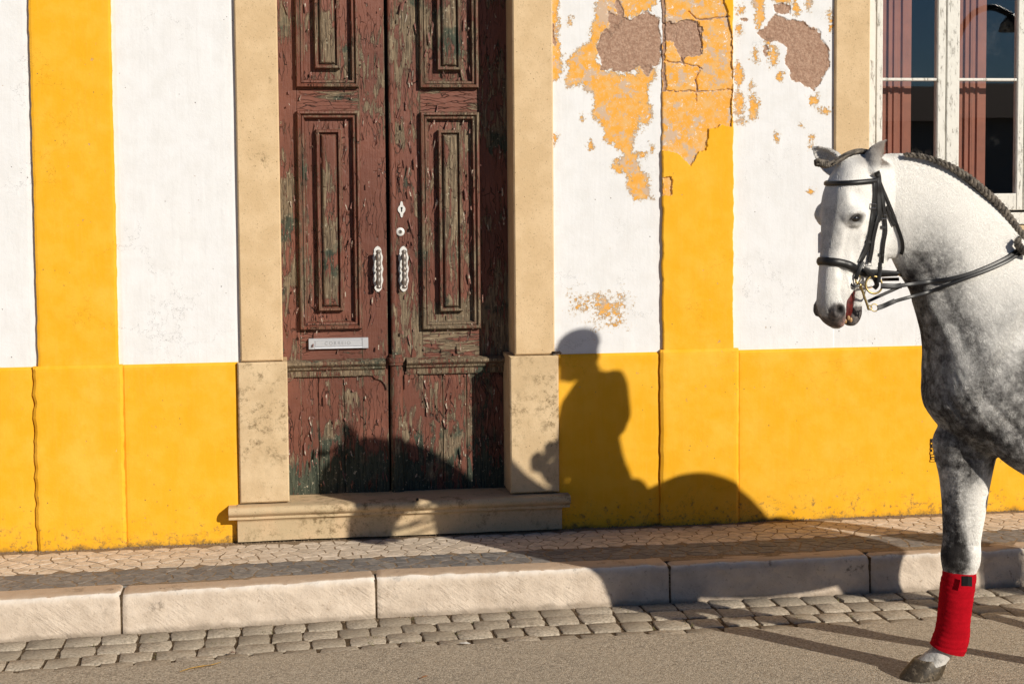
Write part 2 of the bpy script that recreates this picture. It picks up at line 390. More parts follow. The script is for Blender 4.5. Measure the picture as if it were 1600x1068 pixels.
def mat_kerb():
    n = NT('tooled_kerb_stone'); P = n.P
    x, y, z = n.sep()
    c = n.mix(n.ramp(n.noise(9, 5, 0.65), 0.3, 0.7), (0.52, 0.425, 0.335), (0.65, 0.545, 0.44))
    c = n.mix(n.ramp(n.noise(45, 5, 0.75), 0.58, 0.70), c, (0.36, 0.28, 0.21))
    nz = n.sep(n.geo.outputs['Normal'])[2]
    c = n.mix(n.math('MULTIPLY', n.ramp(nz, 0.80, 0.97), n.ramp(n.noise(11, 4), 0.2, 0.5, 0.65, 1.0)), c, (0.47, 0.35, 0.25))  # level tops tinted tan: settled dust, plus their weaker sunlight painted in
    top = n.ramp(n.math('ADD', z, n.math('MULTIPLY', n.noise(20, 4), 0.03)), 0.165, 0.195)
    c = n.mix(n.math('MULTIPLY', n.math('MULTIPLY', top, n.ramp(nz, 0.93, 0.80)), 0.75), c, (0.76, 0.70, 0.63))  # brightness of the lit upper edge painted in as paler stone
    sl = n.n('VectorMath', {'operation': 'DOT_PRODUCT'}, _0=P, _1=(0.62, 0, 0.78)).outputs['Value']
    al = n.n('VectorMath', {'operation': 'DOT_PRODUCT'}, _0=P, _1=(0.78, 0, -0.62)).outputs['Value']
    tv = n.n('CombineXYZ', None, _0=n.math('MULTIPLY', sl, 1.0), _1=n.math('MULTIPLY', al, 0.18), _2=0.0).outputs[0]
    tool = n.noise(85, 4, 0.6, tv)
    face = n.ramp(z, 0.165, 0.14)
    blk = n.math('MULTIPLY', n.ramp(n.noise(10, 6, 0.75), 0.55, 0.68), n.math('MULTIPLY', n.ramp(z, 0.06, 0.12), n.ramp(n.noise(1.1, 2), 0.45, 0.6)))
    c = n.mix(n.math('MULTIPLY', blk, 0.8), c, (0.10, 0.075, 0.055))
    c = n.mix(n.ramp(n.noise(60, 6, 0.8), 0.60, 0.68, 0, 0.6), c, (0.22, 0.17, 0.13))
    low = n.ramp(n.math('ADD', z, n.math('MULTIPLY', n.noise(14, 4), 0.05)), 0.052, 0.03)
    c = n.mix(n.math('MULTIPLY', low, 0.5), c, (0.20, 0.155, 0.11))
    h = n.math('ADD', n.math('MULTIPLY', n.math('MULTIPLY', tool, face), n.ramp(n.noise(5, 4, 0.6), 0.40, 0.62, 0.25, 1.0)), n.math('ADD', n.math('MULTIPLY', n.noise(26, 6, 0.72), 0.8), n.math('MULTIPLY', n.noise(140, 3), 0.2)))
    return n.done(c, 0.85, n.bump(h, 0.007, 1.0), spec=0.25)
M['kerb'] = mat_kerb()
def mat_asphalt():
    n = NT('worn_asphalt')
    v = n.voro(150, out='Color'); vd = n.voro(150)
    g = n.sep(v)[0]
    c = n.mix(g, (0.21, 0.173, 0.128), (0.54, 0.455, 0.35))
    c = n.mix(n.ramp(n.noise(130, 3, 0.7), 0.60, 0.66), c, (0.045, 0.038, 0.03))
    c = n.mix(n.ramp(n.noise(90, 2, 0.5, n.map(n.P, (1, 1, 1))), 0.68, 0.72), c, (0.62, 0.54, 0.44))
    c = n.mix(n.ramp(n.noise(0.9, 6, 0.7), 0.55, 0.72, 0, 0.35), c, (0.16, 0.13, 0.10))
    c = n.mix(n.ramp(n.noise(2.2, 5, 0.6), 0.35, 0.7, 0, 0.35), c, (0.42, 0.345, 0.255))
    h = n.math('SUBTRACT', n.noise(120, 4, 0.7), n.math('MULTIPLY', vd, 0.8))
    return n.done(c, 0.88, n.bump(h, 0.003, 1.0), spec=0.25)
M['asphalt'] = mat_asphalt()

# ================================================================== SETTING
def wy(x, y):
    'the kerb line draws away from the wall towards the left'
    s = min(2.4, max(0.0, (-0.7 - x) / 1.7)); return y - 0.105 * s * min(1.0, abs(y) / 0.85)
PZ = 0.18                       # level of the pavement above the road
def sheet(name, x0, x1, y0, y1, z, m, nx=1, ny=1, parent=None, fn=None, **k):
    xs = np.linspace(x0, x1, nx + 1); ys = np.linspace(y0, y1, ny + 1)
    V = [(x, y, z if fn is None else z + fn(x, y)) for y in ys for x in xs]
    F = [(j * (nx + 1) + i, j * (nx + 1) + i + 1, (j + 1) * (nx + 1) + i + 1, (j + 1) * (nx + 1) + i) for j in range(ny) for i in range(nx)]
    return obj(name, V, F, m, parent, kind='structure' if parent is None else None, **k)

sheet('ground', -900, 900, -900, 900, -0.03, M['asphalt'])
# road: asphalt with an uneven edge lapping over the setts
xs = np.arange(-14, 14.01, 0.02)
edge = -1.345 + 0.022 * (vnoise(np.c_[xs * 9, xs * 0, xs * 0], 3) - 0.5) + 0.030 * (vnoise(np.c_[xs * 3.1, xs * 0, xs * 0], 4) - 0.5) - 0.02 * np.sin(xs * 0.9)
V = []; F = []
edge = np.array([wy(x, e) for x, e in zip(xs, edge)])
for x, e in zip(xs, edge): V += [(x, e, -0.016), (x, e - 0.012, 0.004), (x, e - 0.05, 0.006), (x, -60, 0.006)]
for i in range(len(xs) - 1):
    for j in range(3): F.append((i * 4 + j, i * 4 + j + 1, i * 4 + 5 + j, i * 4 + 4 + j))
obj('road', V, F, M['asphalt'], kind='structure')

def piece(poly, z0, z1, bev, jit=0.0, dome=0.0):
    "small stone: bevelled prism from an outline, vertices relative to its centre"
    P = np.array(poly, float); c = P.mean(0); n = len(P); V = []
    d = P - c; L = np.linalg.norm(d, axis=1, keepdims=True)
    ins = c + d * (1 - bev / L); ins2 = c + d * 0.5
    V += [(p[0], p[1], z0) for p in P] + [(p[0], p[1], z1 - bev * 0.8 + random.uniform(-jit, jit)) for p in P]
    V += [(p[0], p[1], z1 + random.uniform(-jit, jit)) for p in ins] + [(c[0], c[1], z1 + dome)]
    F = [(i, (i + 1) % n, n + (i + 1) % n, n + i) for i in range(n)] + [(n + i, n + (i + 1) % n, 2 * n + (i + 1) % n, 2 * n + i) for i in range(n)]
    F += [(2 * n + i, 2 * n + (i + 1) % n, 3 * n) for i in range(n)]
    return V, F, c

# ---- gutter of setts
gutter = sheet('gutter', -14, 14, -1.72, -0.70, -0.005, M['joint'], 280, 12, fn=None)
gutter['kind'] = 'structure'
far = MB()
for row in range(4):
    yb = -0.872 - row * 0.140
    x = -6.5 + row * 0.022 + random.uniform(-0.02, 0.02)
    while x < 6.5:
        wd = random.uniform(0.120, 0.158); dp = random.uniform(0.125, 0.135)
        yc = yb - 0.062 + random.uniform(-0.006, 0.006) + 0.012 * math.sin(x * 1.7 + row)
        q = []
        for sx, sy in ((-1, -1), (-0.25, -1.04), (0.3, -1.03), (1, -1), (1.05, 0), (1, 1), (0.2, 1.05), (-0.4, 1.03), (-1, 1), (-1.05, 0.1)):
            k = 0.97 if abs(sx) == 1 and abs(sy) == 1 else 1.0
            q.append((x + wd / 2 + sx * k * wd / 2 + random.uniform(-.0045, .0045), yc + sy * k * dp / 2 + random.uniform(-.004, .004)))
        zt = random.uniform(-0.0005, 0.0035)
        q = [(a_, wy(a_, b_)) for a_, b_ in q]
        Vp, Fp, c = piece(q, -0.04, zt, 0.005, 0.0015, 0.0005)
        if -2.75 < x < 2.95:
            obj('sett', Vp, Fp, M['sett'], gutter, smooth=False, origin=(c[0], c[1], 0), autosmooth=50)
        else: far.add(Vp, Fp)
        x += wd + random.uniform(0.009, 0.019)
far.build('setts', M['sett'], gutter, kind='stuff')

# ---- pavement: kerbstones, a band of dark stones, a field of pale ones
pave = sheet('pavement', -14, 14, -0.78, 0.02, PZ - 0.0016, M['sand'], 1, 1)
def clip(poly, p, nrm):
    out = []; n = len(poly)
    for i in range(n):
        a, b = poly[i], poly[(i + 1) % n]
        da = (a[0] - p[0]) * nrm[0] + (a[1] - p[1]) * nrm[1]; db = (b[0] - p[0]) * nrm[0] + (b[1] - p[1]) * nrm[1]
        if da <= 0: out.append(a)
        if da * db < 0:
            t = da / (da - db); out.append((a[0] + t * (b[0] - a[0]), a[1] + t * (b[1] - a[1])))
    return out
def mosaic(x0, x1, y0, y1, px, ny, name, m, jx=0.36, lim=(-2.8, 3.0), cap=290, gap=0.0045):
    nx = int((x1 - x0) / px); py = (y1 - y0) / ny; st = MB(); cnt = 0
    S_ = {}
    for i in range(-1, nx + 1):
        for j in range(-1, ny + 1):
            S_[i, j] = (x0 + (i + 0.5 + (0.5 if j % 2 else 0) + random.uniform(-jx, jx)) * px, y0 + (j + 0.5 + random.uniform(-jx, jx)) * py)
    for i in range(nx):
        for j in range(ny):
            c = S_[i, j]; poly = [(c[0] - px * 2, y0), (c[0] + px * 2, y0), (c[0] + px * 2, y1), (c[0] - px * 2, y1)]
            for di in (-2, -1, 0, 1, 2):
                for dj in (-2, -1, 0, 1, 2):
                    o = S_.get((i + di, j + dj))
                    if o is None or (di == 0 and dj == 0): continue
                    nr = (o[0] - c[0], o[1] - c[1]); L = math.hypot(*nr); nr = (nr[0] / L, nr[1] / L)
                    poly = clip(poly, (c[0] + nr[0] * (L / 2 - gap), c[1] + nr[1] * (L / 2 - gap)), nr)
                    if len(poly) < 3: break
                if len(poly) < 3: break
            if len(poly) < 3: continue
            # drop sliver corners
            q = []
            for p in poly:
                if not q or math.hypot(p[0] - q[-1][0], p[1] - q[-1][1]) > 0.008: q.append(p)
            if len(q) > 3 and math.hypot(q[0][0] - q[-1][0], q[0][1] - q[-1][1]) < 0.008: q.pop()
            if len(q) < 3: continue
            zt = PZ + random.uniform(-0.0008, 0.0006); q = [(a_, wy(a_, b_)) for a_, b_ in q]
            Vp, Fp, cc = piece(q, PZ - 0.03, zt, 0.0015, 0.0006, 0.0004)
            if lim[0] < cc[0] < lim[1] and cnt < cap and j < ny - (ny > 5):
                obj(name, Vp, Fp, m, pave, origin=(cc[0], cc[1], PZ)); cnt += 1
            else: st.add(Vp, Fp)
    st.build(name + 's', m, pave, kind='stuff')
mosaic(-6.6, 6.6, -0.452, -0.075, 0.088, 6, 'pale_paving_stone', M['lightstone'], lim=(-2.58, 2.62), cap=299, gap=0.0032)
mosaic(-6.6, 6.6, -0.712, -0.458, 0.094, 4, 'dark_paving_stone', M['darkstone'], lim=(-2.58, 2.62), gap=0.0042)

kx = [-9.2, -7.6, -6.2, -4.65, -3.1, -1.872, -0.752, 0.618, 1.598, 2.9, 4.3, 5.8, 7.4, 9.0]
for a, b in zip(kx[:-1], kx[1:]):
    n = max(4, int((b - a) / 0.013)); g = 0.005; xs = np.linspace(a + g, b - g, n + 1)
    dz = random.uniform(-0.003, 0.003); tilt = random.uniform(-0.004, 0.004)
    prof = [(-0.716, -0.05), (-0.716, 0), (-0.76, 0.001), (-0.80, 0.0), (-0.830, -0.002), (-0.842, -0.009), (-0.848, -0.024), (-0.850, -0.04)] + [(-0.851 - 0.0013 * q_, -0.054 - 0.014 * q_) for q_ in range(10)] + [(-0.863, -0.205), (-0.863, -0.235)]
    V = []; F = []; np_ = len(prof)
    for i, x in enumerate(xs):
        e = min(x - a - g, b - g - x); rnd = -0.008 * max(0, 1 - e / 0.018) ** 2
        for k, (y, z) in enumerate(prof):
            j = np.array([[x * 14, y * 30, z * 30]]); d = 0.018 * fbm(j, 4, 5, 0.6)[0] if 3 < k else 0.003 * fbm(j, 2, 6)[0]
            yy = wy(x, y) - (d if k > 3 else 0) + (-rnd if k > 4 else 0)
            V.append((x, yy, PZ + dz + z + tilt * (x - (a + b) / 2) + (rnd + d if 1 <= k <= 5 else 0)))
    for i in range(n):
        for k in range(np_ - 1): F.append((i * np_ + k, i * np_ + k + 1, (i + 1) * np_ + k + 1, (i + 1) * np_ + k))
    F.append(tuple(range(np_))[::-1]); F.append(tuple(n * np_ + k for k in range(np_)))
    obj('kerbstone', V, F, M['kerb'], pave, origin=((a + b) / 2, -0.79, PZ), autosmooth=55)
mbk = MB()
for a in kx[1:-1]: mbk.box(a - 0.006, a + 0.006, wy(a, -0.85) + 0.006, wy(a, -0.72), -0.05, PZ - 0.012)
mbk.build('kerb_joint', M['joint'], pave, kind='stuff')

# ================================================================== HOUSE
house = base('house', (0, 0.1, PZ), 'white limewashed house with yellow stripes and yellow plinth behind the pavement', 'house')
PX = lambda u, v: tuple(W(850 + u / 3.478, v / 3.478, 0)[[0, 2]])
def poly(pts): return np.array([PX(*p) for p in pts])
def psdf(P, poly):
    "signed distance to a polygon, negative inside"
    d = np.full(len(P), 1e9); ins = np.zeros(len(P), bool); n = len(poly)
    for i in range(n):
        a = poly[i]; b = poly[(i + 1) % n]; e = b - a; wv = P - a
        t = np.clip((wv @ e) / (e @ e), 0, 1); q = wv - t[:, None] * e
        d = np.minimum(d, (q * q).sum(1))
        c = ((a[1] <= P[:, 1]) & (b[1] > P[:, 1])) | ((b[1] <= P[:, 1]) & (a[1] > P[:, 1]))
        with np.errstate(divide='ignore', invalid='ignore'):
            xi = a[0] + (P[:, 1] - a[1]) / (b[1] - a[1] + 1e-12) * e[0]
        ins ^= c & (P[:, 0] < xi)
    d = np.sqrt(d); return np.where(ins, -d, d)
ell = lambda u, v, a, b: [(u + a * math.cos(q), v + b * math.sin(q)) for q in np.linspace(0, 2 * math.pi, 9)[:-1]]
OCHRE_L = [[(280, -30), (600, -30), (590, 60), (500, 90), (420, 110), (380, 170), (300, 190), (290, 330), (330, 390), (480, 400), (560, 430), (570, 470), (545, 560), (520, 640), (500, 700), (490, 800), (520, 900), (560, 970), (575, 1080), (480, 1080), (450, 960), (400, 900), (420, 830), (340, 770), (300, 680), (265, 600), (260, 500), (200, 470), (130, 470), (120, 330), (190, 280), (240, 230), (270, 120)],
           [(30, -30), (92, -30), (75, 200), (100, 300), (70, 440), (30, 440)], ell(560, 400, 60, 60), ell(545, 600, 50, 80), ell(55, 760, 16, 30), ell(250, 800, 9, 18), ell(585, 800, 9, 20), ell(535, 838, 12, 8), ell(400, 890, 18, 45), ell(150, 110, 8, 9), ell(208, 640, 7, 10),
           ]
OCHRE_F = [[(150, 1590), (450, 1590), (470, 1680), (430, 1760), (380, 1740), (350, 1800), (300, 1790), (280, 1720), (160, 1700)]]
BROWN_L = [[(345, 60), (470, 110), (570, 70), (632, 100), (634, 330), (590, 360), (570, 420), (520, 350), (450, 400), (400, 390), (320, 390), (300, 260), (305, 190), (345, 150)], ell(55, 190, 14, 60), ell(405, 55, 20, 60)]
OCHRE_R = [ell(*e) for e in ((1065, 60, 25, 25), (1175, 40, 30, 110), (1050, 160, 15, 30), (1058, 400, 22, 70), (1060, 560, 28, 65), (1140, 580, 25, 70), (1150, 310, 12, 40), (1245, 300, 18, 60), (1285, 410, 15, 25), (1065, 655, 30, 10), (1370, 30, 15, 60), (1300, 0, 50, 14), (1470, 540, 20, 30), (1525, 600, 30, 10), (1455, 740, 10, 12), (1450, 790, 8, 18), (1260, 745, 8, 15), (1460, 1040, 10, 14), (1225, 265, 14, 60), (1395, 680, 7, 9), (1130, 470, 10, 14), (1440, 20, 14, 30), (1558, 100, 14, 60))]
BROWN_R = [[(1255, 90), (1330, 110), (1420, 120), (1500, 170), (1540, 260), (1550, 380), (1510, 430), (1470, 490), (1400, 460), (1340, 440), (1320, 350), (1310, 240), (1220, 220), (1160, 185)], [(1250, 30), (1340, 30), (1340, 80), (1260, 80)], ell(1090, 104, 26, 10), ell(1205, 280, 9, 30)]
OCHRE_P = [[(600, -60), (968, -60), (975, 40), (988, 70), (1003, 130), (1018, 220), (1019, 480), (1012, 690), (960, 672), (930, 690), (890, 700), (868, 815), (835, 825), (792, 900), (722, 832), (640, 815), (600, 815)], [(640, 965), (685, 965), (690, 1060), (640, 1060)]]
BROWN_P = [[(600, 130), (720, 130), (780, 100), (850, 140), (850, 290), (800, 310), (740, 330), (700, 240), (650, 230), (600, 240)]]
def seg(a, b, wd=4):
    wd *= 0.62
    a = np.array(a, float); b = np.array(b, float); t = (b - a) / np.linalg.norm(b - a); q = np.array([-t[1], t[0]]) * wd
    return [tuple(a + q), tuple(a - q), tuple(b - q), tuple(b + q)]
CRACKS_P = [seg(*s) for s in (((785, 60), (822, 108)), ((820, 108), (1008, 104), 6), ((640, 338), (760, 345), 5), ((760, 345), (850, 375)), ((840, 375), (815, 430)), ((815, 430), (832, 490), 8), ((650, 494), (1018, 492), 4), ((835, 130), (852, 290)), ((740, 320), (770, 360), 8), ((640, -40), (650, 500), 13), ((820, 500), (828, 545)))]
def field(X, Z, polys, amp, scale, seed):
    P = np.c_[X, Z]
    p3 = np.c_[X * scale, Z * scale, X * 0]
    wx = fbm(p3, 5, seed, 0.6) * amp; wz = fbm(p3 + 50, 5, seed + 9, 0.6) * amp
    Q = P + np.c_[wx, wz]; d = np.full(len(P), 9.0)
    for pl in polys: d = np.minimum(d, psdf(Q, poly(pl)))
    return d
def slab(name, x0, x1, z0, z1, yf, yb, step, m, parent, jit=0.004, wav=0.002, fields=None, round_=0.004, jx=(1, 1), depth=(0.0, 0.005), osl=11, **k):
    "plastered surface: a gridded front with wavy arrises and returns to yb"
    nx = max(2, int(round((x1 - x0) / step))); nz = max(2, int(round((z1 - z0) / step)))
    xs = np.linspace(x0, x1, nx + 1); zs = np.linspace(z0, z1, nz + 1)
    X, Z = np.meshgrid(xs, zs); X0 = X.ravel(); Z0 = Z.ravel(); X = X0.copy(); Z = Z0.copy()
    sd = abs(hash((round(x0, 3), round(z0, 3)))) % 97
    zz = np.c_[Z0 * 22, Z0 * 0 + x0, Z0 * 0]; zl = np.c_[Z0 * 3.3, Z0 * 0 + x0, Z0 * 0]
    eL = jit * (2 * fbm(zz, 3, sd) + 1.2 * fbm(zl, 2, sd + 3)) * jx[0]; eR = jit * (2 * fbm(zz + 31, 3, sd) + 1.2 * fbm(zl + 11, 2, sd + 5)) * jx[1]
    fl = np.clip(1 - (X0 - x0) / 0.06, 0, 1); fr = np.clip(1 - (x1 - X0) / 0.06, 0, 1)
    X += fl * eL + fr * eR
    Y = np.full(len(X), yf) + wav * 2 * fbm(np.c_[X0 * 3, Z0 * 3, X0 * 0], 3, 77)
    edge = np.minimum(np.minimum(X0 - x0, x1 - X0), np.minimum(z1 - Z0, 9)); 
    Y += round_ * np.clip(1 - edge / max(step * 1.5, 0.006), 0, 1) ** 2
    at = None
    if fields:
        dO, dB, dC = fields(X0, Z0)
        at = {'ochre': np.clip(0.5 - dO * osl, 0, 1), 'render': np.clip(0.5 - dB * 16, 0, 1)}
        fine = 0.010 * fbm(np.c_[X0 * 60, Z0 * 60, X0 * 0], 4, 3, 0.6) + 0.016 * fbm(np.c_[X0 * 14, Z0 * 14, X0 * 0], 4, 5, 0.6)
        st_ = lambda d, wd: np.clip(0.5 - d / wd, 0, 1)
        dO2 = dO - fine * 1.6; dB2 = dB - fine
        Y += depth[0] * st_(dO2, 0.004) + depth[1] * st_(dB2, 0.005) * (1 + 0.9 * fbm(np.c_[X0 * 45, Z0 * 45, X0 * 0], 4, 8, 0.65))
        if dC is not None: Y += 0.0075 * st_(dC - fine * 0.3, 0.004); at['render'] = np.maximum(at['render'], np.clip(0.5 - (dC + 0.001) * 60, 0, 1))
    V = np.c_[X, Y, Z].tolist(); w_ = nx + 1
    ii = np.arange(nz * nx); r = ii // nx; c = ii % nx; a = r * w_ + c
    F = np.c_[a, a + 1, a + 1 + w_, a + w_].tolist()
    ring = [i for i in range(nx + 1)] + [j * w_ + nx for j in range(1, nz + 1)] + [nz * w_ + i for i in range(nx - 1, -1, -1)] + [j * w_ for j in range(nz - 1, 0, -1)]
    n0 = len(V)
    for i in ring: V.append((V[i][0], yb, V[i][2]))
    for q in range(len(ring)):
        q2 = (q + 1) % len(ring); F.append((ring[q2], ring[q], n0 + q, n0 + q2))
    if at:
        for kk in at: at[kk] = np.r_[at[kk], at[kk][ring]]
    return obj(name, V, F, m, parent, attrs=at, **k)

ZT = 4.3; ZP = 1.085
# wall (white field), in bays between the stone surrounds and stripes
slab('wall', -6.5, -2.33, ZP - 0.02, ZT, 0.0, 0.2, 0.04, M['white'], house, jit=0)
slab('wall', -1.96, -1.355, ZP - 0.02, ZT, 0.0, 0.2, 0.03, M['white'], house, jit=0)
slab('wall', -1.154, 0.022, 3.55, ZT, 0.0, 0.2, 0.06, M['white'], house, jit=0)
none = lambda X, Z: (np.full(len(X), 9.0),) * 2 + (None,)
slab('wall', 0.215, 0.802, ZP - 0.02, 2.98, 0.0, 0.2, 0.0042, M['white'], house, jit=0,
     fields=lambda X, Z: (np.minimum(field(X, Z, OCHRE_L, 0.05, 17, 11), 0.012 + 0.25 * field(X, Z, OCHRE_F, 0.06, 17, 15)), field(X, Z, BROWN_L, 0.05, 17, 12), None) if True else (field(X, Z, OCHRE_L, 0.05, 17, 11), field(X, Z, BROWN_L, 0.05, 17, 12), None))
slab('wall', 1.165, 1.73, ZP - 0.02, 2.98, 0.0, 0.2, 0.0042, M['white'], house, jit=0,
     fields=lambda X, Z: (field(X, Z, OCHRE_R, 0.045, 17, 13), field(X, Z, BROWN_R, 0.05, 17, 14), None))
slab('wall', 0.215, 0.802, 2.98, ZT, 0.0, 0.2, 0.04, M['white'], house, jit=0)
slab('wall', 1.165, 1.73, 2.98, ZT, 0.0, 0.2, 0.04, M['white'], house, jit=0)
slab('wall', 1.72, 3.62, ZP - 0.02, 1.72, 0.0, 0.2, 0.04, M['white'], house, jit=0)
slab('wall', 1.72, 3.62, 3.75, ZT, 0.0, 0.2, 0.06, M['white'], house, jit=0)
slab('wall', 3.60, 7.5, ZP - 0.02, ZT, 0.0, 0.2, 0.05, M['white'], house, jit=0)
# yellow stripes standing proud of the white
slab('pilaster', -2.335, -1.952, ZP - 0.005, ZT, -0.019, 0.05, 0.012, M['yellow'], house, jit=0.004)
slab('pilaster', 0.797, 1.172, ZP - 0.005, 2.98, -0.024, 0.05, 0.0042, M['yellow'], house, jit=0.006, depth=(0.011, 0.008), osl=70,
     fields=lambda X, Z: (field(X, Z, OCHRE_P, 0.012, 20, 21), field(X, Z, BROWN_P, 0.045, 20, 22), field(X, Z, CRACKS_P, 0.040, 15, 23)))
slab('pilaster', 0.797, 1.172, 2.982, ZT, -0.024, 0.05, 0.02, M['yellow'], house, jit=0.006)
slab('pilaster', 4.6, 4.98, ZP - 0.005, ZT, -0.024, 0.05, 0.02, M['yellow'], house, jit=0.006)
slab('pilaster', -6.1, -5.72, ZP - 0.005, ZT, -0.019, 0.05, 0.02, M['yellow'], house, jit=0.006)
# plinth, with blocks under the stripes
def plinth(x0, x1, yf, zt=ZP, jx=(0, 0), name='plinth', j=0.006):
    return slab(name, x0, x1, 0.15, zt, yf, 0.1, 0.014, M['yellow'], house, jit=j, jx=jx, wav=0.003, round_=0.010)
plinth(-6.5, -2.352, -0.014); plinth(-1.94, -1.372, -0.016); plinth(0.235, 0.788, -0.014); plinth(1.195, 7.5, -0.018)
plinth(-2.362, -1.934, -0.033, ZP + 0.003, (1.0, 0.5), 'plinth_block', 0.011); plinth(0.78, 1.2, -0.036, ZP + 0.012, (1, 0.5), 'plinth_block')
# stone door surround
def stone(name, x0, x1, yf, yb, z0, z1, m, c=0.006, parent=None):
    b = MB(); b.cbox(x0, x1, yf, yb, z0, z1, c); o = b.build(name, m, parent or house); return o
surround = obj('door_surround', *(lambda b: (b.V, b.F))(MB().cbox(-1.362, 0.227, -0.022, 0.30, 3.30, 3.55, 0.006)), M['stone'], house)
for nm, a in (('jamb_stone', (-1.361, -1.152, -0.022, 0.30, ZP + 0.0025, 3.297, M['stone'])), ('jamb_stone', (-1.377, -1.132, -0.038, 0.30, 0.379, ZP - 0.0015, M['stone2'])),
              ('jamb_stone', (0.020, 0.226, -0.022, 0.30, ZP + 0.0025, 3.297, M['stone'])), ('jamb_stone', (-0.010, 0.243, -0.038, 0.30, 0.379, ZP - 0.0015, M['stone2']))):
    x0, x1, yf, yb, z0, z1, m = a; stone(nm, x0, x1, yf, yb, z0, z1, m, 0.007, surround)
# moulded doorstep
sp = [(0.34, 0.19), (0.34, 0.362), (0.2, 0.366), (-0.05, 0.372), (-0.083, 0.370)]
sp += [(-0.083 - 0.022 * math.sin(q), 0.348 + 0.022 * math.cos(q)) for q in np.linspace(0.35, math.pi - 0.35, 7)]
sp += [(-0.083, 0.322), (-0.078, 0.318), (-0.078, 0.306), (-0.070, 0.302), (-0.058, 0.294), (-0.055, 0.286), (-0.055, 0.19)]
def run(prof, x0, x1, step, nz=0.003, seed=3):
    xs = np.linspace(x0, x1, max(2, int((x1 - x0) / step))); V = []; F = []; n = len(prof)
    for x in xs:
        a = np.array([[x * 9, y * 20, z * 20] for y, z in prof]); d = fbm(a, 3, seed) * nz * 2
        V += [(x, y + dd, z + dd * 0.6) for (y, z), dd in zip(prof, d)]
    for i in range(len(xs) - 1):
        for k in range(n): F.append((i * n + k, i * n + (k + 1) % n, (i + 1) * n + (k + 1) % n, (i + 1) * n + k))
    F.append(tuple(range(n))); F.append(tuple((len(xs) - 1) * n + k for k in range(n))[::-1]); return V, F
V, F = run(sp, -1.39, 0.252, 0.03); step = obj('doorstep', V, F, M['sill'], house, autosmooth=40)
nose = [(y, z) for y, z in sp[2:-3]]
for xa, xb in ((-1.432, -1.3905), (0.2525, 0.290)):
    q = [(0.0, 0.300)] + [(0.0, 0.369)] + sp[4:-4]
    V, F = run(q, xa, xb, 0.012, 0.001); obj('doorstep_end', V, F, M['sill'], step, autosmooth=40)
for px, py in ((652, 780), (628, 799)):
    b = MB(); c = W(px, py, -0.098 if py < 790 else -0.060); b.sphere(c, (0.008, 0.012, 0.008), 10, 6); b.build('bolt_hole', M['gap'], step)
# rusty hook at the joint of the right jamb, worn vent in the plinth
c = W(868, 551, -0.04)
b = MB(); b.tube([c + [-0.012, 0.02, 0], c + [0.0, -0.004, 0.0], c + [0.02, -0.006, 0.004], c + [0.027, -0.004, -0.004]], 0.007, 7)
b.build('iron_stub', mat_simple('rusty_iron', (0.05, 0.03, 0.02), 0.8, 0.2, var=0.5), house)
c = W(1458, 703, -0.018)
b = MB(); b.box(c[0] - 0.016, c[0] + 0.024, -0.0215, 0.0, c[2] - 0.062, c[2] + 0.062)
vent = b.build('wall_vent', M['gap'], house)
b = MB()
for k in range(9):
    zq = c[2] - 0.060 + k * 0.0135; xq = c[0] - 0.018 + random.uniform(0, .012); b.box(xq, xq + random.uniform(.012, .034), -0.0245, -0.0185, zq, zq + random.uniform(.005, .012))
b.build('vent_bar', M['yellow'], vent)

# ------------------------------------------------------------------ door
YD = 0.200
MOULD = [(0, -0.002), (0.0, 0.022), (0.004, 0.032), (0.014, 0.034), (0.019, 0.024), (0.022, 0.015), (0.026, 0.021), (0.034, 0.020), (0.037, 0.004), (0.042, -0.012), (0.094, -0.010), (0.095, 0.018), (0.099, 0.026), (0.109, 0.026), (0.113, 0.010), (0.119, 0.004)]
FILLET = [(0.119, 0.001), (0.121, 0.018), (0.127, 0.026), (0.134, 0.029)]
def leaf(x0, x1, pa, pb, m, tz, oz):
    b = MB()                                                       # stiles and rails round the two panels
    b.box(x0, pa, YD, YD + 0.045, 0.364, 3.3); b.box(pb, x1, YD, YD + 0.045, 0.364, 3.3)
    lf = obj('door_leaf', b.V, b.F, m, house, origin=((x0 + x1) / 2, YD, 0.364))
    for z0, z1 in ((0.985, tz[0]), (tz[1], oz), (3.2, 3.3)):
        MB().cbox(pa + 0.001, pb - 0.001, YD + 0.002, YD + 0.044, z0, z1, 0.002).build('rail', M['rail'], lf)
    for z0, z1 in (tz, (oz, 3.2)):
        b = MB(); k = (pb - pa) / 0.318
        b.frame(pa, pb, z0, z1, YD, [(d * k, h) for d, h in MOULD]); b.build('panel', m, lf)
        b = MB(); b.frame(pa, pb, z0, z1, YD, [(d * k, h) for d, h in FILLET]); b.build('panel_fillet', M['fillet'], lf)
    return lf
LL = leaf(-1.172, -0.613, -1.062, -0.744, M['paint'], (1.222, 2.340), 2.458)
LR = leaf(-0.594, 0.036, -0.433, -0.128, M['paint_worn'], (1.212, 2.332), 2.456)
def ledge(x0, x1, lf, m):
    pr = [(YD + 0.01, 0.978), (YD - 0.014, 0.978), (YD - 0.018, 0.986), (YD - 0.018, 1.008), (YD - 0.030, 1.014), (YD - 0.034, 1.020), (YD - 0.034, 1.026), (YD - 0.055, 1.040), (YD - 0.058, 1.044), (YD - 0.058, 1.056), (YD - 0.045, 1.062), (YD + 0.01, 1.068)]
    V, F = run(pr, x0, x1, 0.02, 0.0015, 9); obj('ledge', V, F, m, lf, autosmooth=30)
M['paint_ledge'] = mat_paint('weathered_green_ledge_paint', 1.35)
ledge(-1.172, -0.630, LL, M['paint_ledge']); ledge(-0.520, -0.075, LR, M['paint_ledge']); ledge(-0.073, 0.036, LR, M['paint_ledge'])
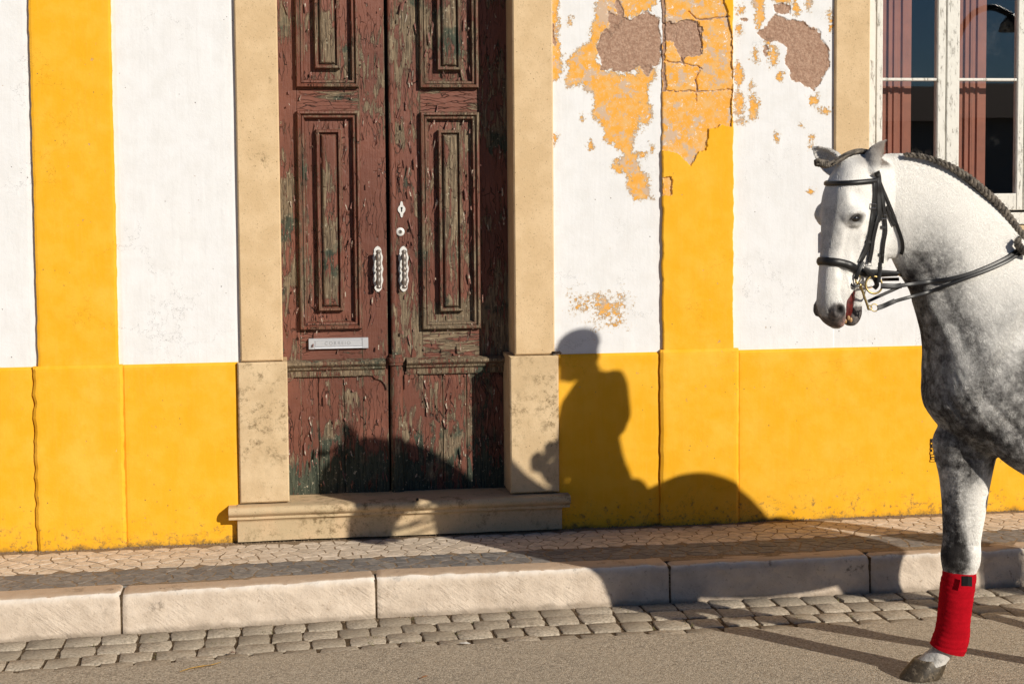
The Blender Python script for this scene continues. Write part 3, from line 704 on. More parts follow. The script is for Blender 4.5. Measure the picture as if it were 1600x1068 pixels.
def planks(xs, lf, m, top=0.978):
    for a, c in zip(xs[:-1], xs[1:]):
        b = MB(); dy = random.uniform(-0.002, 0.002)
        b.cbox(a + 0.0012, c - 0.0012, YD + 0.002 + dy, YD + 0.04, 0.366, top, 0.003); b.build('plank', m, lf)
planks([-1.172, -1.105, -0.975, -0.842, -0.70, -0.622], LL, M['paint_worn'])
planks([-0.535, -0.455, -0.33, -0.205, -0.125, 0.036], LR, M['paint_worn'])
# shaped corner brackets under the ledges
def bracket(x, sgn, lf):
    pts = [(x, 0.978), (x, 0.90)] + [(x - sgn * 0.055 * (1 - math.cos(q)), 0.90 + 0.060 * math.sin(q)) for q in np.linspace(0.15, math.pi / 2, 6)] + [(x - sgn * 0.07, 0.978)]
    if sgn > 0: pts = pts[::-1]
    b = MB(); b.extrude(pts, YD - 0.012, YD + 0.003); b.build('bracket', M['paint_worn'], lf)
bracket(-0.625, 1, LL); bracket(-1.168, -1, LL); bracket(-0.53, -1, LR); bracket(-0.085, 1, LR)
# cover strip on the meeting stile of the right leaf
q = np.linspace(0, math.pi, 9)
pr = [(YD + 0.004, 0)]
b = MB()
for z0, z1, r in ((1.085, 3.3, 0.0165), (0.366, 1.03, 0.033)):
    xc = -0.579 if r < 0.02 else -0.571
    pf = [(xc + r * math.cos(t), YD - 0.010 - r * 0.75 * math.sin(t)) for t in q] + [(xc - r, YD + 0.004), (xc + r, YD + 0.004)]
    n = len(pf); b.add([(x, y, z0) for x, y in pf] + [(x, y, z1) for x, y in pf], [(i, (i + 1) % n, n + (i + 1) % n, n + i) for i in range(n)] + [tuple(range(n))[::-1], tuple(range(n, 2 * n))])
for z0, z1, r in ((1.03, 1.045, 0.042), (1.045, 1.07, 0.047), (1.07, 1.085, 0.038)):
    pf = [(xc + r * math.cos(t), YD - 0.010 - r * 0.8 * math.sin(t)) for t in q] + [(xc - r, YD + 0.004), (xc + r, YD + 0.004)]
    n = len(pf); b.add([(x, y, z0 + 0.0003) for x, y in pf] + [(x, y, z1 - 0.0003) for x, y in pf], [(i, (i + 1) % n, n + (i + 1) % n, n + i) for i in range(n)] + [tuple(range(n))[::-1], tuple(range(n, 2 * n))])
b.build('cover_strip', M['paint_worn'], LR, autosmooth=35)
b = MB(); b.box(-1.2, 0.06, YD + 0.046, YD + 0.06, 0.364, 3.3); b.build('door_backing', M['gap'], house)
# curled flakes of paint
def flakes(name, lf, x0, x1, n, seed):
    r = random.Random(seed); b = MB()
    for _ in range(n):
        x = r.uniform(x0, x1); z = r.uniform(0.4, 2.95); L = r.choice((0.012, 0.02, 0.03, 0.045, 0.07)) * r.uniform(0.6, 1.2); wd = r.uniform(0.0025, 0.008)
        lift = r.uniform(0.002, 0.009); side = r.choice((-1, 1)); tw = r.uniform(-0.25, 0.25); y = YD - r.uniform(0.0, 0.004)
        if r.random() < 0.25: y -= 0.022
        V = []
        for k in range(3):
            t = k / 2; h = lift * t * t
            V += [(x + side * wd * t + tw * (-L / 2), y - h - 0.001, z - L / 2 * (1 - 0.3 * t)), (x + side * wd * t + tw * L / 2, y - h * 0.8 - 0.001, z + L / 2 * (1 - 0.4 * t))]
        V += [(v[0], v[1] + 0.0008, v[2]) for v in V]
        b.add(V, [(0, 2, 3, 1), (2, 4, 5, 3), (6, 7, 9, 8), (8, 9, 11, 10), (4, 10, 11, 5), (0, 1, 7, 6), (0, 6, 8, 2), (2, 8, 10, 4), (1, 3, 9, 7), (3, 5, 11, 9)])
    b.build(name, M['flake'], lf, kind='stuff')
flakes('paint_flakes', LL, -1.16, -0.62, 260, 4); flakes('paint_flakes', LR, -0.54, 0.0, 380, 5)
# furniture of the door
def handle(px, lf):
    c = W(px, 420, YD - 0.004)
    out = []
    H = 0.118
    for k in range(64):
        t = 2 * math.pi * k / 64; zz = math.cos(t) * H; ww = 0.0245 + 0.0032 * math.cos(4 * math.pi * zz / H)
        taper = min(1.0, ((1 - abs(zz) / H) * 6) ** 0.5) if abs(zz) < H else 0
        out.append((c[0] + math.copysign(ww * taper, math.sin(t)) * (abs(math.sin(t)) ** 0.3 if abs(math.sin(t)) > 1e-6 else 0), c[2] + zz))
    b = MB(); b.extrude(out[::-1], YD - 0.007, YD)
    pl = b.build('handle_plate', M['whitemetal'], lf)
    b = MB(); zs = np.linspace(-0.100, 0.100, 41); pts = []; rr = []
    for z in zs:
        a = abs(z); r = 0.0095 + 0.0040 * math.exp(-((a - 0.06) / 0.016) ** 2) + 0.0065 * math.exp(-(a / 0.007) ** 2) + 0.0035 * math.exp(-((a - 0.027) / 0.012) ** 2)
        r += 0.004 * math.exp(-((a - 0.092) / 0.006) ** 2)
        if a > 0.096: r *= 0.5
        pts.append((c[0], YD - 0.052, c[2] + z)); rr.append(r)
    b.tube(pts, rr, 12); 
    for z in (-0.066, 0.066): b.tube([(c[0], YD - 0.005, c[2] + z), (c[0], YD - 0.016, c[2] + z), (c[0], YD - 0.036, c[2] + z), (c[0], YD - 0.05, c[2] + z)], [0.015, 0.010, 0.009, 0.011], 10)
    o = b.build('handle', M['ironmetal'], lf, smooth=True)
handle(590.5, LL); handle(630.5, LR)
c = W(627.5, 327, YD - 0.003); out = []
for k in range(40):
    t = 2 * math.pi * k / 40; r = 0.0165 + 0.0045 * math.cos(4 * t) ; out.append((c[0] + math.sin(t) * r * 0.95, c[2] + math.cos(t) * (0.037 + 0.005 * math.cos(4 * t))))
b = MB(); b.extrude(out[::-1], YD - 0.006, YD); kp = b.build('keyhole_plate', M['whitemetal'], LR)
b = MB(); b.sphere((c[0], YD - 0.006, c[2] + 0.006), (0.0058, 0.001, 0.0062), 10, 6); b.box(c[0] - 0.003, c[0] + 0.003, YD - 0.0072, YD - 0.005, c[2] - 0.013, c[2] + 0.004); b.build('keyhole', M['gap'], LR)
c = W(625.5, 362, YD - 0.003); b = MB()
b.tube([(c[0], YD, c[2]), (c[0], YD - 0.008, c[2]), (c[0], YD - 0.012, c[2])], [0.022, 0.022, 0.017], 24); b.build('lock', M['whitemetal'], LR, autosmooth=40)
b = MB(); b.tube([(c[0], YD - 0.011, c[2]), (c[0], YD - 0.0145, c[2])], [0.0105, 0.009], 18); b.build('lock_barrel', M['ironmetal'], LR, autosmooth=40)
b = MB(); b.box(c[0] - 0.0015, c[0] + 0.0015, YD - 0.0152, YD - 0.013, c[2] - 0.006, c[2] + 0.006); b.build('keyhole', M['gap'], LR)
# letter plate
p0 = W(482.5, 545.5, YD); p1 = W(575, 526.5, YD); x0, x1, z0, z1 = p0[0], p1[0], p0[2], p1[2]
b = MB(); b.cbox(x0, x1, YD - 0.014, YD + 0.001, z0, z1, 0.004)
b.box(x0, x0 + 0.030, YD - 0.019, YD - 0.0135, z0 + 0.002, z1 - 0.002); b.box(x1 - 0.030, x1, YD - 0.019, YD - 0.0135, z0 + 0.002, z1 - 0.002)
slot = b.build('letter_slot', M['alu'], LL)
b = MB(); b.cbox(x0 + 0.031, x1 - 0.031, YD - 0.0185, YD - 0.0142, z0 + 0.012, z1 - 0.010, 0.003); b.prism([(YD - 0.022, z0 + 0.004), (YD - 0.0142, z0 + 0.004), (YD - 0.0142, z0 + 0.0115), (YD - 0.019, z0 + 0.0115)][::-1], x0 + 0.031, x1 - 0.031); b.build('flap', M['alu'], LL)
tc = bpy.data.curves.new('lettering', 'FONT'); tc.body = 'CORREIO'; tc.size = 0.025; tc.extrude = 0.0007; tc.align_x = 'CENTER'; tc.align_y = 'CENTER'; tc.space_character = 1.35
to = bpy.data.objects.new('tmp', tc); COL.objects.link(to); dg = bpy.context.evaluated_depsgraph_get()
tm = bpy.data.meshes.new_from_object(to.evaluated_get(dg)); bpy.data.objects.remove(to)
V = np.array([v.co[:] for v in tm.vertices]); F = [tuple(p.vertices) for p in tm.polygons]
cx, cz = (x0 + x1) / 2 - 0.005, (z0 + z1) / 2 + 0.002
obj('lettering', np.c_[V[:, 0] + cx, YD - 0.0188 - V[:, 2], V[:, 1] + cz], F, M['letters'], LL)

# ------------------------------------------------------------------ window
WX0, WX1 = 1.91, 3.42
win_sur = obj('window_surround', *(lambda b: (b.V, b.F))(MB().cbox(1.721, 3.61, -0.022, 0.2, 3.55, 3.74, 0.006)), M['stone'], house)
for x0, x1 in ((1.721, WX0), (WX1, 3.61)): stone('jamb_stone', x0, x1, -0.022, 0.2, 1.722, 3.547, M['stone'], 0.006, win_sur)
stone('window_sill', 1.68, 3.65, -0.07, 0.2, 1.62, 1.72, M['stone2'], 0.012, win_sur)
YW = 0.032
b = MB(); ZB = 1.80
b.box(WX0 + 0.001, WX0 + 0.050, YW - 0.004, YW + 0.07, 1.725, 3.545); b.box(WX1 - 0.05, WX1 - 0.001, YW - 0.004, YW + 0.07, 1.725, 3.545)
b.box(WX0 + 0.05, WX1 - 0.05, YW - 0.003, YW + 0.07, 1.725, ZB - 0.012)
b.box(WX0 + 0.05, WX1 - 0.05, YW - 0.003, YW + 0.07, 3.5, 3.545)
window = b.build('window', M['winpaint'], house)
MU = W(1480, 124, YW)[2]
def sash(x0, x1, sl, sr, zt=3.49, zb=ZB):
    b = MB(); gx0, gx1 = x0 + sl, x1 - sr
    b.cbox(x0, gx0, YW - 0.010, YW + 0.035, zb, zt, 0.004); b.cbox(gx1, x1, YW - 0.010, YW + 0.035, zb, zt, 0.004)
    b.cbox(gx0, gx1, YW - 0.008, YW + 0.033, zb, zb + 0.09, 0.004); b.cbox(gx0, gx1, YW - 0.008, YW + 0.033, zt - 0.06, zt, 0.004)
    b.build('sash', M['winpaint'], window)
    for zm in (MU - 0.009, MU + 0.56): MB().cbox(gx0, gx1, YW - 0.004, YW + 0.028, zm, zm + 0.015, 0.003).build('muntin', M['winpaint'], window)
    b = MB()
    for za, zc in ((zb + 0.09, MU - 0.009), (MU + 0.006, MU + 0.56), (MU + 0.575, zt - 0.06)):
        b = MB(); tilt = random.uniform(-0.0015, 0.0015)
        b.add([(gx0 - 0.003, YW + 0.012, za - 0.003), (gx1 + 0.003, YW + 0.012, za - 0.003), (gx1 + 0.003, YW + 0.012 + tilt, zc + 0.003), (gx0 - 0.003, YW + 0.012 + tilt, zc + 0.003),
               (gx0 - 0.003, YW + 0.015, za - 0.003), (gx1 + 0.003, YW + 0.015, za - 0.003), (gx1 + 0.003, YW + 0.015 + tilt, zc + 0.003), (gx0 - 0.003, YW + 0.015 + tilt, zc + 0.003)],
              [(0, 1, 2, 3), (7, 6, 5, 4), (0, 4, 5, 1), (1, 5, 6, 2), (2, 6, 7, 3), (3, 7, 4, 0)])
        b.build('pane', M['glass'], window)
xm = W(1477.5, 100, YW)[0]; xr = W(1600, 100, YW)[0]
sash(WX0 + 0.052, xm - 0.003, 0.036, 0.045); sash(xm + 0.003, xr - 0.003, 0.072, 0.036); sash(xr + 0.003, WX1 - 0.052, 0.036, 0.04)
b = MB(); b.cbox(xm - 0.002, xm + 0.002, YW + 0.02, YW + 0.05, ZB, 3.49, 0.001); b.build('mullion', M['gap'], window)
# folding shutters inside and the dark room behind
def shutter(x0, x1, y):
    b = MB(); b.box(x0, x1, y, y + 0.025, 1.75, 3.5)
    for z0, z1 in ((1.86, 3.42),):
        b.frame(x0 + 0.05, x1 - 0.04, z0, z1, y - 0.0005, [(0, 0.0), (0.004, 0.012), (0.014, 0.012), (0.018, -0.004 + 0.005), (0.03, 0.001), (0.036, 0.010), (0.045, 0.010)])
    b.build('shutter', M['shutter'], window)
sx = lambda px, y: W(px, 80, y)[0]
shutter(sx(1372, 0.14), sx(1424, 0.14), 0.14); shutter(sx(1492, 0.14), sx(1541, 0.14), 0.14); shutter(sx(1612, 0.14), sx(1650, 0.14), 0.14)
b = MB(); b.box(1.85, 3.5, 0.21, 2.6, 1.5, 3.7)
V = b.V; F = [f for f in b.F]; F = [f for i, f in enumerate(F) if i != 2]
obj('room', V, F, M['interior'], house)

# ================================================================== HORSE
Y0 = -2.25
RX = lambda v: v if v < 1.7 else 1.7 + (v - 1.7) * 0.93
def spow(a, e): return np.sign(a) * np.abs(a) ** e
def close_loft(rings):
    n = len(rings[0]); V = [p for r in rings for p in r]; F = []
    for i in range(len(rings) - 1):
        for j in range(n): F.append((i * n + j, i * n + (j + 1) % n, (i + 1) * n + (j + 1) % n, (i + 1) * n + j))
    F.append(tuple(range(n))[::-1]); F.append(tuple((len(rings) - 1) * n + j for j in range(n)))
    return V, F
TH = np.linspace(0, 2 * np.pi, 29)[:-1]
def loft_tb(st, sub=5):
    "stations: top x,z, bottom x,z, centre y, half width, exponent, taper"
    rings = []
    for tx, tz, bx, bz, yc, hw, e, tp in catmull([(RX(q[0]), q[1], RX(q[2])) + tuple(q[3:]) for q in st], sub):
        c = np.array([(tx + bx) / 2, yc, (tz + bz) / 2]); up = np.array([(tx - bx) / 2, 0, (tz - bz) / 2])
        rings.append([c + up * spow(math.cos(t), e) + np.array([0, 1, 0]) * hw * (1 + tp * math.cos(t)) * spow(math.sin(t), e) for t in TH])
    return close_loft(rings)
def loft_leg(st, sub=5, e=0.95):
    "stations: z, front x, back x, centre y, half width"
    rings = []
    for z, xa, xb, yc, hy in catmull(st, sub):
        rings.append([np.array([(xa + xb) / 2 + (xb - xa) / 2 * spow(math.cos(t), e), yc + hy * spow(math.sin(t), e), z]) for t in TH])
    return close_loft(rings)
HP = np.array([1.03, Y0, 0.0]); PSI = math.radians(24)
HF = np.array([-math.cos(PSI), -math.sin(PSI), 0]); HL = np.array([-math.sin(PSI), math.cos(PSI), 0])   # forwards, towards the far side
def H(f, v, z): return HP + HF * f + HL * v + np.array([0, 0, z])
def loft_head(st, sub=6):
    rings = []
    for z, ff, fb, hw, e, tp in catmull(st, sub):
        rings.append([H((ff + fb) / 2 + (ff - fb) / 2 * spow(math.cos(t), e), hw * (1 + tp * math.cos(t)) * spow(math.sin(t), e), z) for t in TH])
    return close_loft(rings)
hb = MB()
hb.add(*loft_tb([   # poll, neck, withers, barrel, croup
    (1.035, 2.035, 1.10, 1.70, Y0, 0.060, 1, 0.05), (1.10, 2.050, 1.15, 1.60, Y0, 0.072, 1, -0.05), (1.20, 2.045, 1.20, 1.52, Y0, 0.082, 1, -0.15),
    (1.335, 2.000, 1.225, 1.43, Y0, 0.098, 1, -0.22), (1.455, 1.925, 1.25, 1.35, Y0, 0.115, 0.95, -0.28), (1.565, 1.830, 1.262, 1.27, Y0, 0.135, 0.92, -0.3),
    (1.66, 1.725, 1.262, 1.18, Y0, 0.160, 0.9, -0.28), (1.79, 1.645, 1.285, 1.06, Y0, 0.192, 0.88, -0.28), (1.98, 1.615, 1.46, 0.915, Y0, 0.222, 0.9, -0.3),
    (2.14, 1.565, 1.86, 0.855, Y0, 0.255, 0.95, -0.12), (2.36, 1.650, 2.22, 0.835, Y0, 0.285, 1, -0.05), (2.52, 1.695, 2.56, 0.875, Y0, 0.285, 0.95, -0.05),
    (2.72, 1.655, 2.80, 0.955, Y0, 0.265, 0.95, -0.1), (2.93, 1.480, 2.96, 1.03, Y0, 0.215, 0.95, -0.1), (3.03, 1.340, 3.03, 1.13, Y0, 0.12, 1, 0)]))
hb.add(*loft_head([
    (2.046, 0.075, -0.045, 0.034, 1, 0), (2.030, 0.115, -0.075, 0.056, 0.92, 0), (2.005, 0.145, -0.092, 0.074, 0.8, 0), (1.960, 0.172, -0.105, 0.086, 0.66, -0.05), (1.905, 0.196, -0.115, 0.090, 0.60, -0.06), (1.845, 0.208, -0.118, 0.088, 0.58, -0.06),
    (1.78, 0.216, -0.120, 0.080, 0.58, -0.12), (1.715, 0.223, -0.112, 0.071, 0.60, -0.16), (1.65, 0.234, -0.02, 0.060, 0.62, -0.14), (1.575, 0.242, 0.065, 0.053, 0.66, -0.08),
    (1.52, 0.245, 0.135, 0.051, 0.78, 0.0), (1.475, 0.242, 0.150, 0.055, 0.88, 0.0), (1.438, 0.224, 0.150, 0.050, 0.9, 0), (1.415, 0.198, 0.150, 0.036, 0.95, 0), (1.405, 0.18, 0.16, 0.014, 1, 0)]))
hb.add(*loft_head([   # lower jaw, mouth a little open
    (1.72, 0.06, -0.108, 0.062, 0.9, 0.1), (1.65, 0.08, -0.078, 0.054, 0.9, 0.1), (1.60, 0.10, -0.030, 0.046, 0.9, 0.1), (1.555, 0.108, 0.020, 0.040, 0.95, 0.1), (1.50, 0.110, 0.050, 0.034, 0.95, 0.1), (1.455, 0.118, 0.055, 0.035, 0.95, 0), (1.425, 0.125, 0.068, 0.030, 1, 0), (1.410, 0.110, 0.085, 0.014, 1, 0)]))
for sv in (-1, 1):
    hb.sphere(H(0.152, sv * 0.068, 1.824), (0.050, 0.030, 0.046))          # orbit
    hb.sphere(H(-0.045, sv * 0.052, 1.745), (0.078, 0.030, 0.088))        # cheek
    hb.sphere(H(0.205, sv * 0.045, 1.478), (0.030, 0.018, 0.034))         # nostril wing
# ears: cupped leaves
def ear(root, tip, side, width=0.043):
    root = np.array(root, float); tip = np.array(tip, float); ax = tip - root; L = np.linalg.norm(ax); ax /= L
    side = np.array(side, float); side = side - ax * (side @ ax); side /= np.linalg.norm(side)    # the way the opening faces
    b = np.cross(ax, side); rings = []
    for t, wd in ((-0.16, 0.72), (0, 0.82), (0.18, 1.0), (0.38, 1.05), (0.58, 0.88), (0.78, 0.55), (0.92, 0.26), (1.0, 0.08)):
        c = root + ax * L * t - side * 0.012 * math.sin(max(t, 0) * math.pi); w_ = width * wd; rg = []
        dep = 0.9 if t > 0.05 else 1.0
        for q in np.linspace(-2.15, 2.15, 13): rg.append(c - side * math.cos(q) * w_ * 0.95 + b * math.sin(q) * w_)
        inn = max(0.35, 1 - 0.011 / (w_ + 1e-6))
        for q in np.linspace(2.15, -2.15, 13): rg.append(c + side * (-0.10 if t > 0.1 else 0.4) * w_ * math.cos(q) + b * math.sin(q) * w_ * 0.86)
        rings.append(rg)
    return close_loft(rings)
EN0 = H(0.052, -0.072, 1.985); EN1 = W(1387, 217, Y0 - 0.055)
EF0 = H(0.085, 0.066, 1.985); EF1 = W(1267, 227, Y0 + 0.10)
hb.add(*ear(EN0, EN1, (1.0, -0.22, -0.1))); hb.add(*ear(EF0, EF1, (-0.75, -0.6, 0.1)))
# legs
YR, YL = -2.125, -2.375
YK = YR - 0.10; KX = -0.043
leg_y = lambda z_: YR + (YK - YR) * min(1.0, max(0.0, (z_ - 0.05) / 0.45))
leg_x = lambda z_: KX * min(1.0, max(0.0, (z_ - 0.05) / 0.45))
hb.add(*loft_leg([(z_, xa + leg_x(z_), xb + leg_x(z_), yc + leg_y(z_) - YR, hy) for z_, xa, xb, yc, hy in [(1.06, 1.38, 1.66, YR - 0.03, 0.09), (0.97, 1.342, 1.63, YR - 0.01, 0.090), (0.90, 1.352, 1.595, YR, 0.085), (0.80, 1.376, 1.570, YR, 0.075), (0.68, 1.386, 1.552, YR, 0.064), (0.58, 1.388, 1.535, YR, 0.056), (0.53, 1.385, 1.532, YR, 0.056), (0.48, 1.385, 1.532, YR, 0.055), (0.44, 1.390, 1.518, YR, 0.046), (0.36, 1.397, 1.490, YR, 0.038), (0.25, 1.392, 1.478, YR, 0.036), (0.17, 1.375, 1.478, YR, 0.042), (0.125, 1.345, 1.462, YR, 0.045), (0.09, 1.300, 1.425, YR, 0.044), (0.06, 1.262, 1.400, YR, 0.050), (0.05, 1.258, 1.396, YR, 0.05)]]))
def limb(pts, sub=6):
    "pts: x, y, z, radius along the leg, half width"
    P = catmull(pts, sub); rings = []
    for i, p in enumerate(P):
        t = P[min(i + 1, len(P) - 1)][:3] - P[max(i - 1, 0)][:3]; t /= np.linalg.norm(t)
        a = np.cross(np.array([0, 1.0, 0]), t); a /= np.linalg.norm(a)
        rings.append([p[:3] + a * p[3] * math.cos(q) + np.array([0, 1, 0]) * p[4] * math.sin(q) for q in TH])
    return close_loft(rings)
hb.add(*limb([(1.52, YL + 0.02, 1.14, 0.16, 0.09), (1.58, YL, 1.00, 0.125, 0.09), (1.70, YL, 0.875, 0.092, 0.076), (1.83, YL, 0.69, 0.068, 0.06), (1.92, YL, 0.54, 0.066, 0.055), (1.95, YL, 0.46, 0.052, 0.045), (2.02, YL, 0.34, 0.042, 0.036), (2.08, YL, 0.22, 0.048, 0.042), (2.12, YL, 0.14, 0.045, 0.042), (2.15, YL, 0.085, 0.052, 0.048)]))
for yc, dx, rear in ((-2.13, 0.0, 0), (-2.38, 0.0, 1)):
    if not rear: k = [(2.62, 1.20, 0.24, 0.13), (2.55, 1.02, 0.19, 0.12), (2.52, 0.86, 0.12, 0.09), (2.58, 0.68, 0.075, 0.06), (2.62, 0.55, 0.066, 0.05), (2.58, 0.44, 0.046, 0.04), (2.50, 0.28, 0.042, 0.036), (2.46, 0.18, 0.050, 0.044), (2.42, 0.11, 0.045, 0.042), (2.39, 0.065, 0.052, 0.05)]
    else: k = [(2.78, 1.20, 0.22, 0.13), (2.76, 1.02, 0.17, 0.12), (2.80, 0.86, 0.11, 0.09), (2.92, 0.70, 0.075, 0.06), (3.00, 0.58, 0.066, 0.05), (3.01, 0.46, 0.046, 0.04), (2.99, 0.28, 0.042, 0.036), (2.97, 0.18, 0.050, 0.044), (2.93, 0.11, 0.045, 0.042), (2.90, 0.065, 0.052, 0.05)]
    hb.add(*limb([(RX(x), yc, z, r, h) for x, z, r, h in k]))
def remesh(b, vox, smooth=4):
    me = bpy.data.meshes.new('tmp'); me.from_pydata(b.V, [], b.F); me.update()
    bm = bmesh.new(); bm.from_mesh(me); bmesh.ops.recalc_face_normals(bm, faces=bm.faces); bm.to_mesh(me); bm.free()
    o = bpy.data.objects.new('tmp', me); COL.objects.link(o)
    md = o.modifiers.new('r', 'REMESH'); md.mode = 'VOXEL'; md.voxel_size = vox; md.adaptivity = 0
    if smooth: ms = o.modifiers.new('s', 'SMOOTH'); ms.factor = 0.5; ms.iterations = smooth
    dg = bpy.context.evaluated_depsgraph_get(); ev = bpy.data.meshes.new_from_object(o.evaluated_get(dg))
    V = np.empty(len(ev.vertices) * 3); ev.vertices.foreach_get('co', V); V = V.reshape(-1, 3)
    Nn = np.empty(len(ev.vertices) * 3); ev.vertices.foreach_get('normal', Nn); Nn = Nn.reshape(-1, 3)
    F = [tuple(p.vertices) for p in ev.polygons]
    bpy.data.objects.remove(o); bpy.data.meshes.remove(me); bpy.data.meshes.remove(ev)
    return V, Nn, F
V, N, F = remesh(hb, 0.0064, 5)
def bump_at(c, r, a):
    "raise (a > 0) or sink the skin round a point"
    global V
    r = np.array(r if hasattr(r, '__len__') else [r] * 3, float)
    d = (((V - np.array(c)) / r) ** 2).sum(1); V = V + N * (a * np.exp(-d * 2.2))[:, None]
def groove(pts, r, a):
    P = catmull(np.array(pts, float), 8); d = np.full(len(V), 1e9)
    for p in P: d = np.minimum(d, ((V - p) ** 2).sum(1))
    globals()['V'] = V + N * (a * np.exp(-d / (r * r)))[:, None]
for sv in (-1, 1):
    bump_at(H(0.150, sv * 0.09, 1.905), 0.030, -0.007)                     # hollow above the eye
    groove([H(0.12, sv * 0.085, 1.765), H(0.145, sv * 0.078, 1.70), H(0.168, sv * 0.06, 1.635)], 0.014, 0.009)   # facial crest
    groove([H(0.178, sv * 0.075, 1.770), H(0.186, sv * 0.066, 1.70), H(0.195, sv * 0.056, 1.62)], 0.013, -0.009)
    groove([H(0.205, sv * 0.066, 1.775), H(0.212, sv * 0.060, 1.70), H(0.222, sv * 0.05, 1.60)], 0.011, 0.006)
    groove([H(0.150, sv * 0.08, 1.765), H(0.160, sv * 0.074, 1.715), H(0.176, sv * 0.064, 1.66)], 0.007, -0.006)
    groove([H(0.19, sv * 0.06, 1.60), H(0.195, sv * 0.056, 1.55), H(0.185, sv * 0.055, 1.51)], 0.012, -0.005)
    groove([H(0.10, sv * 0.075, 1.74), H(0.11, sv * 0.07, 1.66), H(0.13, sv * 0.055, 1.60)], 0.012, -0.006)
    groove([H(0.17, sv * 0.06, 1.60), H(0.155, sv * 0.055, 1.56), H(0.15, sv * 0.05, 1.52)], 0.006, 0.004)
    groove([H(0.185, sv * 0.078, 1.87), H(0.19, sv * 0.074, 1.93), H(0.16, sv * 0.07, 1.98)], 0.018, 0.005)
    groove([H(0.05, sv * 0.088, 1.90), H(0.07, sv * 0.09, 1.83)], 0.022, -0.005)
    groove([H(-0.115, sv * 0.055, 1.86), H(-0.118, sv * 0.055, 1.74), H(-0.085, sv * 0.05, 1.66)], 0.014, 0.006)
    bump_at(H(0.206, sv * 0.060, 1.480), (0.019, 0.028, 0.022), -0.026)    # nostril
    groove([H(0.225, sv * 0.055, 1.505), H(0.232, sv * 0.056, 1.48), H(0.225, sv * 0.05, 1.455)], 0.008, 0.005)
    groove([H(0.145, sv * 0.05, 1.535), H(0.16, sv * 0.054, 1.49), H(0.165, sv * 0.048, 1.44)], 0.008, 0.003)
    bump_at(H(0.160, sv * 0.090, 1.813), (0.024, 0.02, 0.015), -0.008)     # eye socket
    groove([H(0.128, sv * 0.095, 1.829), H(0.154, sv * 0.095, 1.841), H(0.184, sv * 0.088, 1.827)], 0.009, 0.005)   # brow
    groove([H(0.14, sv * 0.092, 1.793), H(0.170, sv * 0.088, 1.788)], 0.008, 0.004)
    groove([(1.19, Y0 + sv * 0.08, 1.66), (1.30, Y0 + sv * 0.1, 1.50), (1.37, Y0 + sv * 0.13, 1.36), (1.38, Y0 + sv * 0.15, 1.25)], 0.022, -0.008)   # jugular groove
    groove([(1.22, Y0 + sv * 0.07, 1.50), (1.29, Y0 + sv * 0.10, 1.38), (1.34, Y0 + sv * 0.13, 1.27)], 0.022, 0.006)
    groove([(1.66, Y0 + sv * 0.15, 1.58), (1.55, Y0 + sv * 0.18, 1.40), (1.44, Y0 + sv * 0.19, 1.24), (1.40, Y0 + sv * 0.18, 1.14)], 0.030, -0.006)  # shoulder
    groove([(1.38, Y0 + sv * 0.16, 1.18), (1.50, Y0 + sv * 0.2, 1.05), (1.62, Y0 + sv * 0.2, 0.93)], 0.016, -0.008)
    groove([(1.30, Y0 + sv * 0.12, 1.14), (1.36, Y0 + sv * 0.15, 1.03), (1.48, Y0 + sv * 0.15, 0.94)], 0.014, -0.009)
groove([(1.20, Y0, 1.20), (1.21, Y0, 1.10), (1.28, Y0, 1.0)], 0.018, -0.012)
groove([(1.30, YK - 0.09, 0.93), (1.40, YK - 0.09, 0.90), (1.51, YK - 0.085, 0.895)], 0.010, -0.010)                                                     # fold of the elbow
bump_at((1.385 - 0.043, YK, 0.52), (0.03, 0.05, 0.045), 0.006); bump_at((1.51 - 0.043, YK, 0.53), (0.03, 0.04, 0.03), 0.007)
groove([(1.47 - 0.043, YK - 0.055, 0.80), (1.47 - 0.043, YK - 0.055, 0.66), (1.475 - 0.043, YK - 0.05, 0.56)], 0.014, -0.006)
groove([(1.53 - 0.043, YK - 0.045, 0.86), (1.515 - 0.043, YK - 0.045, 0.70), (1.50 - 0.043, YK - 0.04, 0.58)], 0.012, 0.005)
groove([(1.42 - 0.043, YK - 0.06, 0.84), (1.42 - 0.043, YK - 0.06, 0.70), (1.43 - 0.043, YK - 0.05, 0.58)], 0.014, 0.005)
for vp in ([(1.44, Y0 - 0.18, 1.15), (1.50, Y0 - 0.2, 1.08), (1.58, Y0 - 0.2, 1.02)], [(1.32, Y0 - 0.14, 1.24), (1.36, Y0 - 0.17, 1.14), (1.42, Y0 - 0.17, 1.05)]): groove(vp, 0.010, 0.004)
V = V + N * (0.004 * fbm(V * 9, 3, 31))[:, None]
# coat: white head and crest, dark dapples on chest, shoulder and legs, dark skin on the muzzle
x, y, z = V.T
def blob(cx, cz, rx, rz, rot=0.0):
    c, s = math.cos(rot), math.sin(rot); u = (x - cx) * c + (z - cz) * s; v = -(x - cx) * s + (z - cz) * c
    return np.exp(-((u / rx) ** 2 + (v / rz) ** 2))
sm = lambda a, b, t: np.clip((t - a) / (b - a), 0, 1) ** 2 * (3 - 2 * np.clip((t - a) / (b - a), 0, 1))
n1 = fbm(V * np.array([5, 5, 4.0]), 4, 41); n2 = fbm(V * np.array([17, 17, 12.0]), 4, 43, 0.6)
grey = 0.06 + 0.11 * sm(1.75, 1.30, z - 0.35 * (x - 1.25))
neck = (z > 1.0) & (x > 1.08)
grey += 0.38 * blob(1.275, 1.64, 0.095, 0.20, 0.25) + 0.55 * blob(1.17, 1.55, 0.05, 0.14)
grey += 0.52 * sm(1.58, 1.10, z - 0.32 * (x - 1.35)) * sm(1.08, 1.20, x) + 0.40 * blob(1.24, 1.42, 0.07, 0.16)
